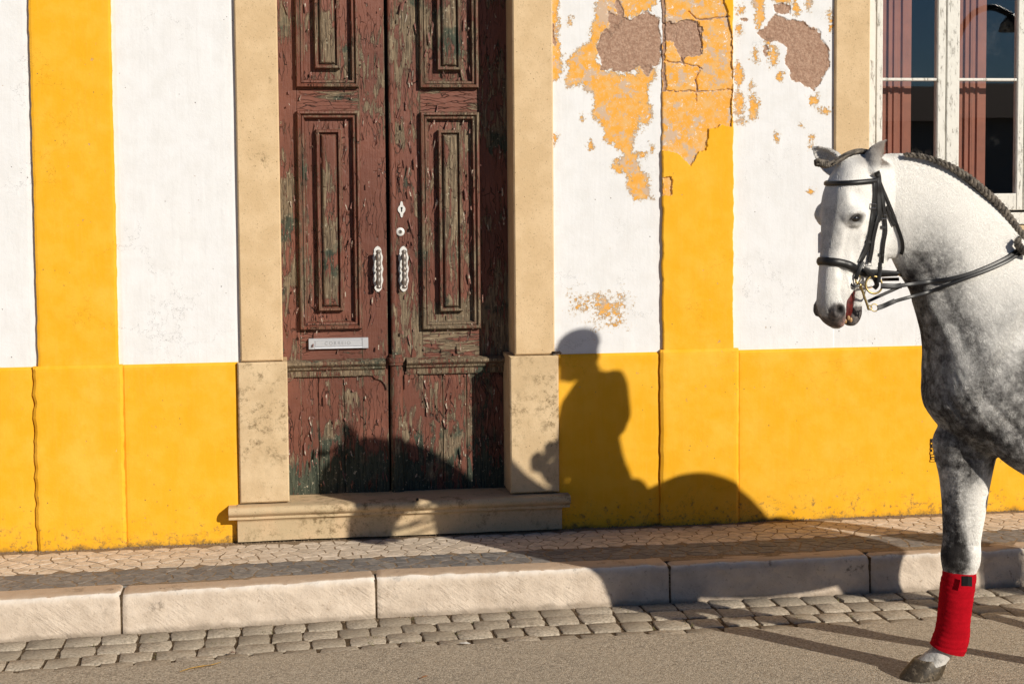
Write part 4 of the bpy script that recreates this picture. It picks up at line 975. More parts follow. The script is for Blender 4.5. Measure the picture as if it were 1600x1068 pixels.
grey += 0.22 * blob(1.36, 1.36, 0.05, 0.16, 0.5)
grey -= 0.30 * blob(1.30, 1.40, 0.022, 0.13, 0.38) + 0.28 * blob(1.52, 1.36, 0.10, 0.05, 0.6)
grey -= 0.42 * blob(1.68, 1.02, 0.06, 0.12, 0.4) + 0.25 * blob(1.43, 1.10, 0.03, 0.12, 0.7)
grey += 0.22 * sm(2.0, 2.6, x) * sm(1.5, 1.2, z)
legs = sm(0.96, 0.86, z)
grey = grey * (1 - legs) + legs * (0.38 + 0.36 * sm(1.44, 1.36, x) * sm(0.85, 0.7, z) + 0.32 * blob(1.40, 0.53, 0.04, 0.09) - 0.50 * blob(1.475, 0.60, 0.045, 0.24) + 0.38 * sm(0.74, 0.90, z))
low = sm(0.14, 0.10, z); grey = grey * (1 - low) + low * (0.16 + 0.45 * blob(1.33, 0.085, 0.05, 0.03))
hd = (V - HP); hf = hd @ HF; hv = hd @ HL
inhead = sm(-0.02, 0.04, hf) * sm(1.40, 1.42, z) * (x < 1.10)
face = 0.13 + 0.10 * blob(0.96, 1.70, 0.05, 0.06) + 0.26 * sm(0.165, 0.215, hf) * sm(1.6, 1.72, z) + 0.24 * sm(1.60, 1.47, z) + 0.12 * blob(0.93, 1.745, 0.02, 0.06, 0.3)  # front of the face painted greyer to deepen its shade
grey = grey * (1 - inhead) + inhead * face
skin = inhead * np.clip(1.05 * np.exp(-((z - 1.415) / 0.036) ** 2) + 0.80 * np.exp(-(((hf - 0.215) / 0.034) ** 2 + ((z - 1.470) / 0.036) ** 2)) * sm(0.015, 0.040, np.abs(hv)) + 0.22 * np.exp(-((z - 1.48) / 0.05) ** 2), 0, 1)
skin = np.clip(skin + 0.9 * inhead * sm(0.13, 0.10, hf) * sm(1.50, 1.46, z), 0, 1)
eyez = 0.55 * np.exp(-(((hf - 0.160) / 0.040) ** 2 + ((z - 1.811) / 0.026) ** 2)) * sm(0.06, 0.08, np.abs(hv)); skin = np.clip(skin + 0.95 * eyez, 0, 1)
hole = inhead * np.exp(-(((hf - 0.203) / 0.0165) ** 4 + ((z - 1.480) / 0.019) ** 4)) * sm(0.02, 0.035, np.abs(hv))  # nostril pit painted near-black: dark skin with its deep shade put in
hole = np.maximum(hole, inhead * np.exp(-(((hf - 0.160) / 0.0265) ** 4 + ((z - 1.812) / 0.0185) ** 4)) * sm(0.06, 0.075, np.abs(hv)))
pink = inhead * np.exp(-(((hf - 0.165) / 0.024) ** 2 + ((z - 1.425) / 0.022) ** 2))
dE = np.minimum(((V - (EN0 * .45 + EN1 * .55)) ** 2).sum(1), ((V - (EF0 * .4 + EF1 * .6)) ** 2).sum(1)); earm = np.exp(-dE / 0.075 ** 2) * sm(1.985, 2.02, z) * ((x < 1.0) | (y < Y0 - 0.045)) * np.where(y < Y0 - 0.03, 1.0, 0.35)
inn = np.clip(N @ np.array([0.97, -0.22, 0.0]), 0, 1) * earm * (y < Y0 - 0.05)
grey = grey + 0.25 * earm + 0.75 * inn
grey = np.clip(grey + (n1 * 0.55 + n2 * 0.5) * np.clip(grey * 1.5, 0.10, 0.85), 0, 1)
def mat_coat():
    n = NT('grey_horse_coat'); P = n.P
    g = n.attr('grey'); sk = n.attr('skin'); pk = n.attr('pink'); er = n.attr('ear'); ho = n.attr('hole')
    rot = n.n('VectorRotate', {'rotation_type': 'Y_AXIS'}, Vector=P, Angle=0.45).outputs[0]
    hair = n.noise(1.0, 5, 0.75, n.map(rot, (420, 420, 45)), 0.3)
    mot = n.noise(55, 5, 0.75, n.map(rot, (1.4, 1.4, 0.6)))
    w_ = n.ramp(g, 0.03, 0.4, 0.14, 0.9)
    gg = n.math('ADD', g, n.math('MULTIPLY', n.math('SUBTRACT', n.math('ADD', n.math('MULTIPLY', hair, 0.5), n.math('MULTIPLY', mot, 0.6)), 0.55), n.math('MULTIPLY', w_, 1.6)))
    dap = n.ramp(n.voro(24), 0.05, 0.5); gg = n.math('ADD', gg, n.math('MULTIPLY', n.math('SUBTRACT', dap, 0.6), n.math('MULTIPLY', w_, 0.16)))
    c = n.mix(n.ramp(gg, 0.0, 1.0), (0.80, 0.775, 0.735), (0.030, 0.026, 0.025))
    c = n.mix(n.math('MULTIPLY', n.ramp(hair, 0.35, 0.7), 0.12), c, (0.45, 0.41, 0.37))
    c = n.mix(n.math('MULTIPLY', er, 0.85), c, (0.21, 0.165, 0.13))
    skc = n.mix(n.ramp(n.noise(70, 4, 0.7), 0.4, 0.65), (0.055, 0.05, 0.05), (0.16, 0.135, 0.125))
    skc = n.mix(n.math('MULTIPLY', pk, n.ramp(n.noise(130, 3, 0.7), 0.40, 0.5)), skc, (0.50, 0.26, 0.21))
    c = n.mix(n.ramp(n.math('ADD', sk, n.math('MULTIPLY', n.math('SUBTRACT', n.noise(60, 5, 0.7), 0.5), 0.6)), 0.25, 0.75), c, skc)
    c = n.mix(ho, c, (0.012, 0.009, 0.008))
    h = n.math('ADD', n.math('MULTIPLY', hair, 0.6), n.math('MULTIPLY', n.noise(30, 4, 0.6), 0.5))
    return n.done(c, 0.62, n.bump(h, 0.0022, 0.8), spec=0.3, Sheen_Weight=0.15, Sheen_Roughness=0.4)
M['coat'] = mat_coat()
horse = base('horse', (2.1, Y0, 0), 'dapple grey horse with braided mane walking past the yellow wall', 'horse')
body = obj('body', V, F, M['coat'], horse, smooth=True, attrs={'grey': grey, 'skin': skin, 'pink': pink, 'hole': np.clip(hole, 0, 1), 'ear': np.clip(earm * 1.3, 0, 1)})
bvh = BVHTree.FromPolygons([Vector(v) for v in V], F)
def on_horse(px, py, off=0.003):
    "where a line of sight through the photo meets the horse, lifted off the skin"
    r = ray(px, py); h = bvh.ray_cast(Vector(CAM), Vector(r).normalized())
    if h[0] is None: return None
    return np.array(h[0] + h[1] * off), np.array(h[1])
# short hair over the part of the coat the picture shows
def fur(count, seed=3):
    r = np.random.default_rng(seed); Fa = np.array([f for f in F if len(f) == 4]); c = V[Fa].mean(1)
    toc = CAM - c; nn = N[Fa].mean(1); nn /= np.linalg.norm(nn, axis=1, keepdims=True) + 1e-9
    ok = (c[:, 0] < 1.95) & (c[:, 2] > 0.42) & ((nn * toc).sum(1) > -0.6) & (skin[Fa].mean(1) < 0.45) & (hole[Fa].mean(1) < 0.15)
    Fa = Fa[ok]; nn = nn[ok]; c = c[ok]
    ar = np.linalg.norm(np.cross(V[Fa[:, 2]] - V[Fa[:, 0]], V[Fa[:, 3]] - V[Fa[:, 1]]), axis=1); pick = r.choice(len(Fa), count, p=ar / ar.sum())
    u = r.random((count, 1)); v = r.random((count, 1)); q = Fa[pick]
    p = (V[q[:, 0]] * (1 - u) + V[q[:, 1]] * u) * (1 - v) + (V[q[:, 3]] * (1 - u) + V[q[:, 2]] * u) * v
    n_ = nn[pick]; hb_ = (np.clip((1.20 - p[:, 0]) / 0.16, 0, 1) * np.clip((p[:, 2] - 1.35) / 0.1, 0, 1))[:, None]; lb_ = np.clip((1.02 - p[:, 2]) / 0.15, 0, 1)[:, None]; hd_ = hb_[:, 0] > 0.6
    flow = np.array([0.45, 0, -0.9]) * (1 - hb_) + np.array([-0.25, -0.05, -0.95]) * hb_; flow = flow * (1 - lb_) + np.array([0.05, 0, -1.0]) * lb_
    flow = flow + 0.28 * (r.random((count, 3)) - 0.5); flow -= n_ * (flow * n_).sum(1, keepdims=True); flow /= np.linalg.norm(flow, axis=1, keepdims=True) + 1e-9
    L = 0.0085 * (0.6 + 0.8 * r.random((count, 1))) * np.where(hd_, 0.6, 1.0)[:, None]
    P3 = np.stack([p - n_ * 0.0006, p + flow * L * 0.5 + n_ * L * 0.09, p + flow * L + n_ * L * 0.09], 1).reshape(-1, 3)
    cu = bpy.data.hair_curves.new('coat_hair'); cu.add_curves([3] * count)
    og = ORG[horse.name]; cu.position_data.foreach_set('vector', (P3 - og).astype(np.float32).ravel())
    rad = cu.attributes.new('radius', 'FLOAT', 'POINT'); rad.data.foreach_set('value', np.tile(np.array([0.00042, 0.00036, 0.00010], np.float32), count))
    jit_ = (r.random(count) - 0.5) * 0.08 - 0.05
    for nm, src in (('grey', np.clip(grey[q[:, 0]] + jit_, 0, 1)), ('skin', skin[q[:, 0]]), ('pink', skin[q[:, 0]] * 0), ('ear', np.clip(earm[q[:, 0]] * 1.3, 0, 1)), ('hole', skin[q[:, 0]] * 0)):
        at = cu.attributes.new(nm, 'FLOAT', 'POINT'); at.data.foreach_set('value', np.repeat(src, 3).astype(np.float32))
    cu.materials.append(M['coat_hair']); o = bpy.data.objects.new('coat_hair', cu); COL.objects.link(o); o.parent = horse; o['kind'] = 'stuff'
def mat_coat_hair():
    n = NT('coat_hairs'); g = n.attr('grey'); er = n.attr('ear')
    mot = n.noise(55, 5, 0.75); gg = n.math('ADD', g, n.math('MULTIPLY', n.math('SUBTRACT', mot, 0.5), n.ramp(g, 0.05, 0.4, 0.08, 1.1)))
    dap = n.ramp(n.math('ADD', n.voro(19), n.math('MULTIPLY', n.math('SUBTRACT', n.noise(40, 4), 0.5), 0.5)), 0.10, 0.60); gg = n.math('ADD', gg, n.math('MULTIPLY', n.math('SUBTRACT', dap, 0.55), n.math('MULTIPLY', g, 0.36)))
    c = n.mix(n.ramp(gg, 0.0, 1.0), (0.95, 0.93, 0.89), (0.035, 0.031, 0.030)); c = n.mix(n.math('MULTIPLY', er, 0.8), c, (0.21, 0.165, 0.13))
    return n.done(c, 0.6, None, spec=0.25)
M['coat_hair'] = mat_coat_hair()
fur(300000)
# eyes
M['eye'] = mat_simple('dark_wet_eye', (0.010, 0.007, 0.005), 0.10, spec=1.0)
for sv in (-1, 1):
    b = MB(); b.sphere(H(0.158, sv * 0.0770, 1.811), (0.0210, 0.0185, 0.0160), 20, 14); b.build('eye', M['eye'], horse, smooth=True)
    b = MB(); b.tube(catmull([H(0.134, sv * 0.087, 1.813), H(0.143, sv * 0.0935, 1.822), H(0.158, sv * 0.0945, 1.827), H(0.172, sv * 0.090, 1.821), H(0.180, sv * 0.085, 1.811)], 5), 0.0042, 8)
    b.build('eyelid', mat_simple('dark_eyelid', (0.045, 0.038, 0.035), 0.6), horse, smooth=True)
# inside of the mouth
M['flesh'] = mat_simple('red_flesh', (0.13, 0.016, 0.012), 0.35, var=0.6, scale=80)
M['tooth'] = mat_simple('yellow_tooth', (0.46, 0.27, 0.12), 0.4, var=0.3, scale=80)
b = MB(); b.add(*loft_head([(1.60, 0.15, 0.06, 0.026, 1, 0), (1.54, 0.155, 0.085, 0.033, 1, 0), (1.49, 0.165, 0.095, 0.033, 1, 0), (1.45, 0.165, 0.105, 0.028, 1, 0), (1.43, 0.155, 0.12, 0.016, 1, 0)]))
b.build('tongue', M['flesh'], horse, smooth=True)
for v, f_, z_ in ((-0.030, 0.138, 1.444), (-0.022, 0.146, 1.432), (-0.028, 0.124, 1.436)):
    b = MB(); b.sphere(H(f_, v, z_), (0.0065, 0.0055, 0.0095), 10, 7); b.build('tooth', M['tooth'], horse, smooth=True)
# hooves
M['hoof'] = mat_simple('dark_hoof', (0.075, 0.055, 0.033), 0.5, var=0.6, scale=70, bump=0.001, dark=(0.16, 0.125, 0.085), dth=0.55)
def hoof(xc, yc, zc=0.0, pitch=0.0, parent=None):
    rings = []
    for t, k in ((0.0, 1.0), (0.012, 1.01), (0.05, 0.90), (0.068, 0.83), (0.076, 0.78)):
        rg = []
        for q in TH:
            dx = -math.cos(q); xx = dx * (0.090 if dx < 0 else 0.072) * k + (t * 0.55); yy = 0.066 * k * math.sin(q) * (1 if dx < 0 else 0.92)
            zz = t * (1.0 if dx < 0 else 0.78)
            c, s = math.cos(pitch), math.sin(pitch)
            rg.append((xc + xx * c - zz * s, yc + yy, zc + xx * s + zz * c))
        rings.append(rg)
    V_, F_ = close_loft(rings); obj('hoof', V_, F_, M['hoof'], horse, autosmooth=60)
hoof(1.305, YR, 0.007); hoof(2.16, YL, 0.03, 0.5); hoof(RX(2.375), -2.13, 0.007); hoof(RX(2.885), -2.38, 0.007)
# mane: a rope of plaited hair along the crest, a loose plait at its end, plaited forelock
def mat_hair():
    n = NT('grey_brown_hair'); uvn = n.noise(1.0, 4, 0.7, n.map(n.P, (260, 260, 260)))
    c = n.mix(n.ramp(n.noise(40, 4, 0.7), 0.35, 0.65), (0.030, 0.025, 0.021), (0.23, 0.195, 0.155)); c = n.mix(n.ramp(uvn, 0.5, 0.7, 0, 0.8), c, (0.03, 0.024, 0.02))
    return n.done(c, 0.55, n.bump(uvn, 0.002, 1.0), spec=0.3)
M['hair'] = mat_hair()
def plait(pts, r, pitch, name, parent, seed=1, strands=3, fuzz=0):
    P = catmull(np.array(pts, float), 40); L = np.r_[0, np.cumsum(np.linalg.norm(np.diff(P, axis=0), axis=1))]; b = MB(); rr = random.Random(seed)
    for k in range(strands):
        q = []; rad = []
        for i, p in enumerate(P):
            t = P[min(i + 1, len(P) - 1)] - P[max(i - 1, 0)]; t /= np.linalg.norm(t); s = np.array([0, -1.0, 0]); s -= t * (s @ t); s /= np.linalg.norm(s); u = np.cross(s, t)
            ph = 2 * math.pi * (L[i] / pitch + k / strands); fr = L[i] / L[-1]; rk = r * (0.75 + 0.5 * min(1, fr * 2.5)) * (1 if fr < 0.97 else 0.7)
            q.append(p + s * math.sin(ph) * rk * 0.85 + u * math.sin(2 * ph) * rk * 0.5 + rr.uniform(-1, 1) * s * 0.0008); rad.append(rk * 0.62 * (1 + 0.22 * math.cos(2 * ph)))
        b.tube(q, rad, 9)
    o = b.build(name, M['hair'], parent, smooth=True)
    if fuzz:
        b = MB()
        for _ in range(fuzz):
            i = rr.randrange(len(P) - 2); p = P[i]; d = np.array([rr.uniform(-1, 1), rr.uniform(-1, 0.3), rr.uniform(0.1, 1)]); d /= np.linalg.norm(d)
            l = rr.uniform(0.004, 0.016); k = np.array([rr.uniform(-1, 1), rr.uniform(-1, 1), rr.uniform(-1, 1)]) * 0.006
            b.tube([p + d * r * 0.9, p + d * (r + l * 0.5) + k, p + d * (r + l) + k * 2.5], [0.0004, 0.0004, 0.0002], 3, cap=False)
        b.build('loose_hairs', M['hair'], o, kind='stuff')
    return o
crest = [W(px, py, Y0 - 0.045) for px, py in ((1414, 242), (1430, 243), (1450, 247), (1480, 258), (1510, 276), (1540, 301), (1562, 322), (1580, 345), (1597, 367))]
crest += [np.array((1.72, Y0 - 0.06, 1.665)), np.array((1.80, Y0 - 0.06, 1.645))]
mane = plait(crest, 0.0115, 0.056, 'mane_plait', horse, 3, 3, 260)
plait([W(1592, 372, Y0 - 0.10), W(1590, 380, Y0 - 0.12), W(1597, 390, Y0 - 0.12), W(1606, 396, Y0 - 0.11)], 0.010, 0.03, 'mane_knot', horse, 5, 3, 40)
fl = [H(-0.02, -0.01, 2.036), H(0.05, 0.0, 2.050), H(0.105, 0.012, 2.040), H(0.150, 0.024, 2.018), H(0.172, 0.030, 2.006)]
fo = MB(); r5 = random.Random(4)
for k in range(70):
    o1 = np.array([r5.gauss(0, .008), r5.gauss(0, .012), r5.gauss(0, .004)])
    q = catmull([p + o1 * (1 - 0.35 * i / 4) + np.array([0, 0, 0.004]) for i, p in enumerate(fl)], 4); fo.tube(q, [0.0028] * len(q), 5)
fo.build('forelock', M['hair'], horse, smooth=True)
plait([H(0.165, 0.026, 2.012), H(0.185, 0.036, 2.010), H(0.205, 0.045, 2.014), H(0.225, 0.052, 2.018)], 0.011, 0.026, 'forelock_plait', horse, 6, 3, 60)
# tail: many long locks
tl = MB(); r6 = random.Random(9)
for k in range(240):
    a = r6.gauss(0, 0.030); c_ = r6.gauss(0, 0.035); l_ = r6.uniform(0.75, 1.0)
    P_ = [(3.0, Y0, 1.45), (3.12 + a * .4, Y0 + c_ * .4, 1.45), (3.28 + a, Y0 + c_, 1.32), (3.38 + a * 1.2, Y0 + c_ * 1.4, 1.06), (3.38 + a * 1.2, Y0 + c_ * 1.4, 1.43 - 0.75 * l_), (3.34 + a, Y0 + c_, 1.43 - 0.95 * l_)]
    q = catmull([(RX(p_[0]), p_[1], p_[2]) for p_ in P_], 4); tl.tube(q, list(np.linspace(0.008, 0.002, len(q))), 4)
tl.build('tail', M['hair'], horse, smooth=True)

# ------------------------------------------------------------------ red bandage on the near-camera leg
M['bandage'] = (lambda n: n.done(n.mix(n.ramp(n.noise(40, 5, 0.7), 0.35, 0.7), (0.36, 0.003, 0.010), (0.44, 0.004, 0.013)), 0.9, n.bump(n.noise(420, 3, 0.7), 0.0012, 1.0), spec=0.08))(NT('red_fleece'))
def bandage():
    st = catmull([(0.446, 1.392, 1.517, 0.048), (0.42, 1.388, 1.518, 0.050), (0.36, 1.380, 1.508, 0.053), (0.27, 1.374, 1.497, 0.053), (0.19, 1.365, 1.494, 0.054), (0.145, 1.352, 1.484, 0.056), (0.120, 1.343, 1.474, 0.056)], 16)
    rings = []
    for i, (z_, xa, xb, hy) in enumerate(st):
        rg = []
        for k in range(48):
            q = 2 * math.pi * k / 48; ca, sa = math.cos(q), math.sin(q)
            slant = -0.026 * ca + 0.012 * sa
            u = ((z_ + slant * 0.7) / 0.041 + k / 48 + 0.18 * math.sin(z_ * 47)) % 1.0
            lip = 0.0012 * (u if u < 0.93 else (1 - u) * 13)
            fo_ = 0.0016 * vnoise(np.array([[ca * 2.5 + 9, sa * 2.5 + 9, z_ * 38]]), 5)[0] + 0.0004 * math.sin(z_ * 300 + 3 * math.sin(q * 2))
            R = 1 + (lip + fo_) / 0.06
            zz = z_ + (slant if z_ > 0.40 else slant * 1.0 if z_ < 0.16 else slant) * 0.8
            if z_ > 0.40: zz = z_ + 0.3 * slant
            rg.append((leg_x(zz) + (xa + xb) / 2 + (xb - xa) / 2 * spow(ca, 0.95) * R, leg_y(zz) + hy * spow(sa, 0.95) * R, zz))
        rings.append(rg)
    V_, F_ = close_loft(rings); return V_, F_
wrap = base('leg_bandage', (1.43, YR, 0.11), 'red fleece bandage wrapped round the lower foreleg of the grey horse', 'leg bandage')
V_, F_ = bandage(); obj('wrap', V_, F_, M['bandage'], wrap, autosmooth=50)
c = W(1508, 907, YK - 0.05); b = MB()
P_ = [c + np.array(d) for d in ((-0.012, -0.002, 0.0), (0.004, -0.016, 0.003), (0.018, -0.022, 0.002))]
V_ = []
for k, p in enumerate(P_):
    for dz in (-0.019, 0.019): V_ += [(p[0], p[1], p[2] + dz), (p[0] - 0.003, p[1] + 0.004, p[2] + dz)]
b.add(V_, [(0, 2, 6, 4), (4, 6, 10, 8), (1, 5, 7, 3), (5, 9, 11, 7), (0, 4, 5, 1), (4, 8, 9, 5), (2, 3, 7, 6), (6, 7, 11, 10), (8, 10, 11, 9)])
b.build('fastening_tab', mat_simple('black_tape', (0.012, 0.012, 0.013), 0.7), wrap)

# ------------------------------------------------------------------ bridle
bridle = base('bridle', tuple(H(0.12, 0, 1.40)), 'black leather double bridle with brass bits on the head of the grey horse', 'bridle')
def ribbon(name, PN, wd, th, parent, m=None, pad=0.0, close=False):
    "leather strap: points with the skin normal at each"
    P = np.array([p for p, _ in PN]); Nn = np.array([q for _, q in PN]); k = len(P); V_ = []; F_ = []
    for _ in range(2): Nn[1:-1] = (Nn[:-2] + 2 * Nn[1:-1] + Nn[2:]) / 4; 
    for _ in range(1): P[1:-1] = (P[:-2] + 2 * P[1:-1] + P[2:]) / 4
    for i in range(k):
        t = P[min(i + 1, k - 1)] - P[max(i - 1, 0)]; t /= np.linalg.norm(t) + 1e-9; q = Nn[i] - t * (Nn[i] @ t); q /= np.linalg.norm(q) + 1e-9; s = np.cross(t, q)
        h = wd / 2
        for a, c_ in ((-1, 0), (-1, 0.6), (-0.82, 1), (-0.3, 1 + pad), (0.3, 1 + pad), (0.82, 1), (1, 0.6), (1, 0)): V_.append(P[i] + s * h * a + q * th * c_)
    n = 8
    for i in range(k - 1):
        for j in range(n): F_.append((i * n + j, i * n + (j + 1) % n, (i + 1) * n + (j + 1) % n, (i + 1) * n + j))
    F_.append(tuple(range(n))[::-1]); F_.append(tuple((k - 1) * n + j for j in range(n)))
    return obj(name, V_, F_, m or M['leather'], parent, autosmooth=50)
def path(pts, off=0.002, step=4.0):
    P = catmull(np.array(pts, float), 12); out = []; last = None
    for px, py in P:
        h = on_horse(px, py, off)
        if h is None or (out and np.linalg.norm(h[0] - out[-1][0]) > 0.05): continue
        if out and np.linalg.norm(h[0] - out[-1][0]) < 0.004: continue
        out.append(h)
    return out
def loop(zf, a0, a1, fc=0.10, off=0.002, n=44):
    "strap round the head: rays towards its axis, height given by zf(forward)"
    out = []
    for q in np.linspace(math.radians(a0), math.radians(a1), n):
        d = HF * math.cos(q) + HL * math.sin(q); f_ = fc + 0.12 * math.cos(q); zz = zf(f_)
        c_ = H(fc, 0, zz); h = bvh.ray_cast(Vector(c_ + d * 0.3), Vector(-d))
        if h[0] is not None: out.append((np.array(h[0] + h[1] * off), np.array(h[1])))
    return out
ribbon('browband', loop(lambda f: 1.945 - 0.06 * (f - 0.1), -112, 112, 0.10), 0.019, 0.006, bridle, pad=0.5)
ribbon('noseband', loop(lambda f: 1.625 + 0.22 * (f - 0.12), -168, 168, 0.14), 0.030, 0.007, bridle, pad=0.6)
ribbon('headpiece', path([(1369, 268), (1371, 276), (1372, 290), (1371.5, 306), (1372, 327), (1372, 346)], 0.006), 0.0213, 0.004, bridle)
ribbon('cheekpiece', path([(1366, 284), (1365.5, 305), (1364, 322), (1362, 341), (1358.5, 365), (1355, 382), (1347, 400), (1341, 410)], 0.004), 0.0213, 0.004, bridle)
ribbon('cheekpiece', path([(1371, 335), (1366, 352), (1361.5, 372), (1359, 390), (1355, 410)], 0.009), 0.0187, 0.004, bridle)
ribbon('cheekpiece', path([(1373, 286), (1376.5, 305), (1380, 338), (1381.5, 360), (1378, 382), (1375.5, 412)], 0.006) , 0.017, 0.004, bridle)
ribbon('throatlash', path([(1374, 286), (1385, 312), (1397, 341), (1405, 362), (1410, 378), (1410.5, 390), (1408, 397)], 0.003), 0.0137, 0.004, bridle)
ribbon('throatlash', path([(1383, 322), (1388, 337), (1394, 349), (1399, 352)], 0.005), 0.0125, 0.004, bridle)
def keeper(px, py, dx=9, dy=4, m='leather', off=0.012, name='keeper'):
    h = on_horse(px, py, off)
    if h is None: return
    a = W(px - dx / 2, py, h[0][1]); c_ = W(px + dx / 2, py, h[0][1]); b = MB(); wv = (c_ - a); up = np.array([0, 0, dy / 432.0])
    if name == 'buckle':
        b.tube([a - up / 2, c_ - up / 2, c_ + up / 2, a + up / 2, a - up / 2], 0.0016, 6)
    else:
        nn = h[1]; b.add([a - up / 2 - nn * .008, c_ - up / 2 - nn * .008, c_ + up / 2 - nn * .008, a + up / 2 - nn * .008, a - up / 2, c_ - up / 2, c_ + up / 2, a + up / 2], [(0, 3, 2, 1), (4, 5, 6, 7), (0, 1, 5, 4), (1, 2, 6, 5), (2, 3, 7, 6), (3, 0, 4, 7)])
    b.build(name, M[m], bridle)
keeper(1372, 283, 10, 9); keeper(1371, 345, 9, 5); keeper(1380.5, 355, 9, 4); keeper(1358, 378, 9, 4); keeper(1376.5, 398, 9, 4)
keeper(1364, 322, 10, 7, 'steel', 0.014, 'buckle'); keeper(1381, 339, 9, 6, 'steel', 0.014, 'buckle'); keeper(1357, 412, 9, 6, 'steel', 0.016, 'buckle'); keeper(1374.5, 420, 8, 5, 'steel', 0.016, 'buckle')
hN = on_horse(1338, 440); YB = (hN[0][1] if hN else Y0 - 0.1) - 0.012      # plane of the bit's near cheek
wp = lambda px, py, dy=0.0: W(px, py, YB + dy)
b = MB(); q = np.linspace(0, 2 * math.pi, 33); c = wp(1365.5, 445); b.tube([c + np.array([math.cos(t) * 0.0315, 0.004 * math.sin(t), math.sin(t) * 0.0315]) for t in q], 0.0038, 8, cap=False); b.build('bit_ring', M['brass'], bridle, smooth=True)
b = MB(); b.tube(catmull([wp(1336.5, 433), wp(1338, 441), wp(1343, 445), wp(1347, 453), wp(1351, 465), wp(1355, 476), wp(1357.5, 484)], 5), [0.003] * 8 + [0.0045, 0.007, 0.0085, 0.008, 0.007, 0.006, 0.0055, 0.005] + [0.0045] * 15, 10); b.tube(catmull([wp(1336.5, 434), wp(1337.5, 430), wp(1342, 430), wp(1344, 436), wp(1341, 441), wp(1338, 440)], 4), 0.0026, 7); b.tube(catmull([wp(1357, 482), wp(1360, 484), wp(1362, 481), wp(1360, 477), wp(1357, 478)], 4), 0.0024, 7)
b.build('bit_shank', M['brass'], bridle, smooth=True)
b = MB(); c = wp(1366.3, 480.5); b.tube([c + np.array([math.cos(t) * 0.0135, 0.003 * math.sin(t), math.sin(t) * 0.0135]) for t in q], 0.0021, 7, cap=False); b.build('rein_ring', M['brass'], bridle, smooth=True)
b = MB(); b.tube(catmull([wp(1344, 441, 0.004), wp(1351, 447, 0.02), wp(1357, 449, 0.05), wp(1362, 448, 0.08)], 5), 0.004, 7); b.build('curb_chain', M['steel'], bridle, smooth=True)
def strap2(name, pts, wd, th=0.003, m='leather'):
    P = catmull(np.array(pts, float), 8); return ribbon(name, [(p, np.array([-0.25, -1.0, 0.15])) for p in P], wd, th, bridle, M[m])
strap2('cheekpiece', [wp(1375, 410, 0.0), wp(1374.5, 424), wp(1373, 436), wp(1372.5, 441)], 0.015)
strap2('bit_strap', [wp(1349, 409, 0.004), wp(1343, 420, -0.004), wp(1339, 430, -0.003), wp(1337, 436)], 0.016)
strap2('bit_strap', [wp(1328, 441, 0.012), wp(1333, 447, -0.002), wp(1342, 446, -0.004), wp(1347, 441, 0.0)], 0.008)
strap2('noseband_strap', [wp(1350, 418, -0.004), wp(1358, 424, -0.004), wp(1365, 432, 0.004), wp(1370, 444, 0.03), wp(1366, 450, 0.05)], 0.018)
# reins run back over the near side of the neck to the rider's hand
HAND = np.array((1.755, Y0 - 0.075, 1.705))
def rein(pts, wd, off=0.010):
    out = []
    for p in pts:
        if len(p) == 3 and not isinstance(p, tuple): out.append(p); continue
        h = on_horse(p[0], p[1], off); 
        out.append(h[0] if h and h[0][1] < YB + 0.05 else wp(p[0], p[1], -0.005))
    return strap2('rein', out + [HAND], wd)
rein([wp(1377, 447), (1388, 447.5), (1400, 447.0), (1425, 443.5), (1452, 440), (1480, 436), (1510, 429), (1540, 418), (1570, 404), (1598, 388)], 0.015)
rein([wp(1371, 480), (1385, 475.5), (1400, 470), (1425, 463), (1452, 455), (1480, 444.5), (1510, 433.5), (1540, 423), (1570, 410), (1598, 395)], 0.013, 0.014)
P_ = [wp(1378, 436.5, 0.10), wp(1390, 436.3, 0.14), wp(1404, 436, 0.16)]; strap2('rein', P_, 0.013)
P_ = [wp(1356, 471, 0.07), wp(1375, 462, 0.10), wp(1404, 449, 0.14)]; strap2('rein', P_, 0.012)
strap2('rein_end', [wp(1371, 481, -0.003), wp(1380, 478, -0.003), wp(1390, 473.5, -0.006), wp(1398, 470, -0.006)], 0.018, 0.006)
strap2('rein_end', [wp(1376, 446.5, -0.004), wp(1385, 447, -0.006), wp(1398, 447.5, -0.006), wp(1408, 446, -0.008)], 0.020, 0.005)

# ================================================================== RIDER AND SADDLE (beyond the frame; their shadow falls on the wall)
M['skin'] = mat_simple('skin', (0.50, 0.29, 0.20), 0.55, var=0.1)
M['jacket'] = mat_simple('dark_cloth', (0.045, 0.042, 0.045), 0.85, var=0.3)
M['trousers'] = mat_simple('grey_cloth', (0.13, 0.12, 0.11), 0.85, var=0.2)
M['boot'] = mat_simple('brown_boot', (0.06, 0.032, 0.018), 0.45, var=0.3)
M['cap'] = mat_simple('tweed', (0.10, 0.085, 0.07), 0.9, var=0.4, scale=120)
def caps(b, pts, rad):
    "tapering limb through joints with rounded ends"
    P = [np.array(p, float) for p in pts]; Q = catmull(np.c_[np.array(P), np.array(rad)], 5)
    b.tube([q[:3] for q in Q], [q[3] for q in Q], 14); b.sphere(P[0], rad[0]); b.sphere(P[-1], rad[-1])
RDX, RDZ = -0.140, 0.070
def torso(b, add):
    r = catmull([(2.22, 1.55, 0.105, 0.145), (2.19, 1.72, 0.085, 0.120), (2.17, 1.85, 0.080, 0.118), (2.155, 1.98, 0.085, 0.130), (2.150, 2.08, 0.080, 0.135), (2.15, 2.125, 0.06, 0.10), (2.165, 2.165, 0.05, 0.06)], 5)
    rings = [[(x_ + RDX + (rx + add) * math.cos(t), Y0 + (ry + add) * math.sin(t), z_ + RDZ) for t in TH] for x_, z_, rx, ry in r]
    b.add(*close_loft(rings))
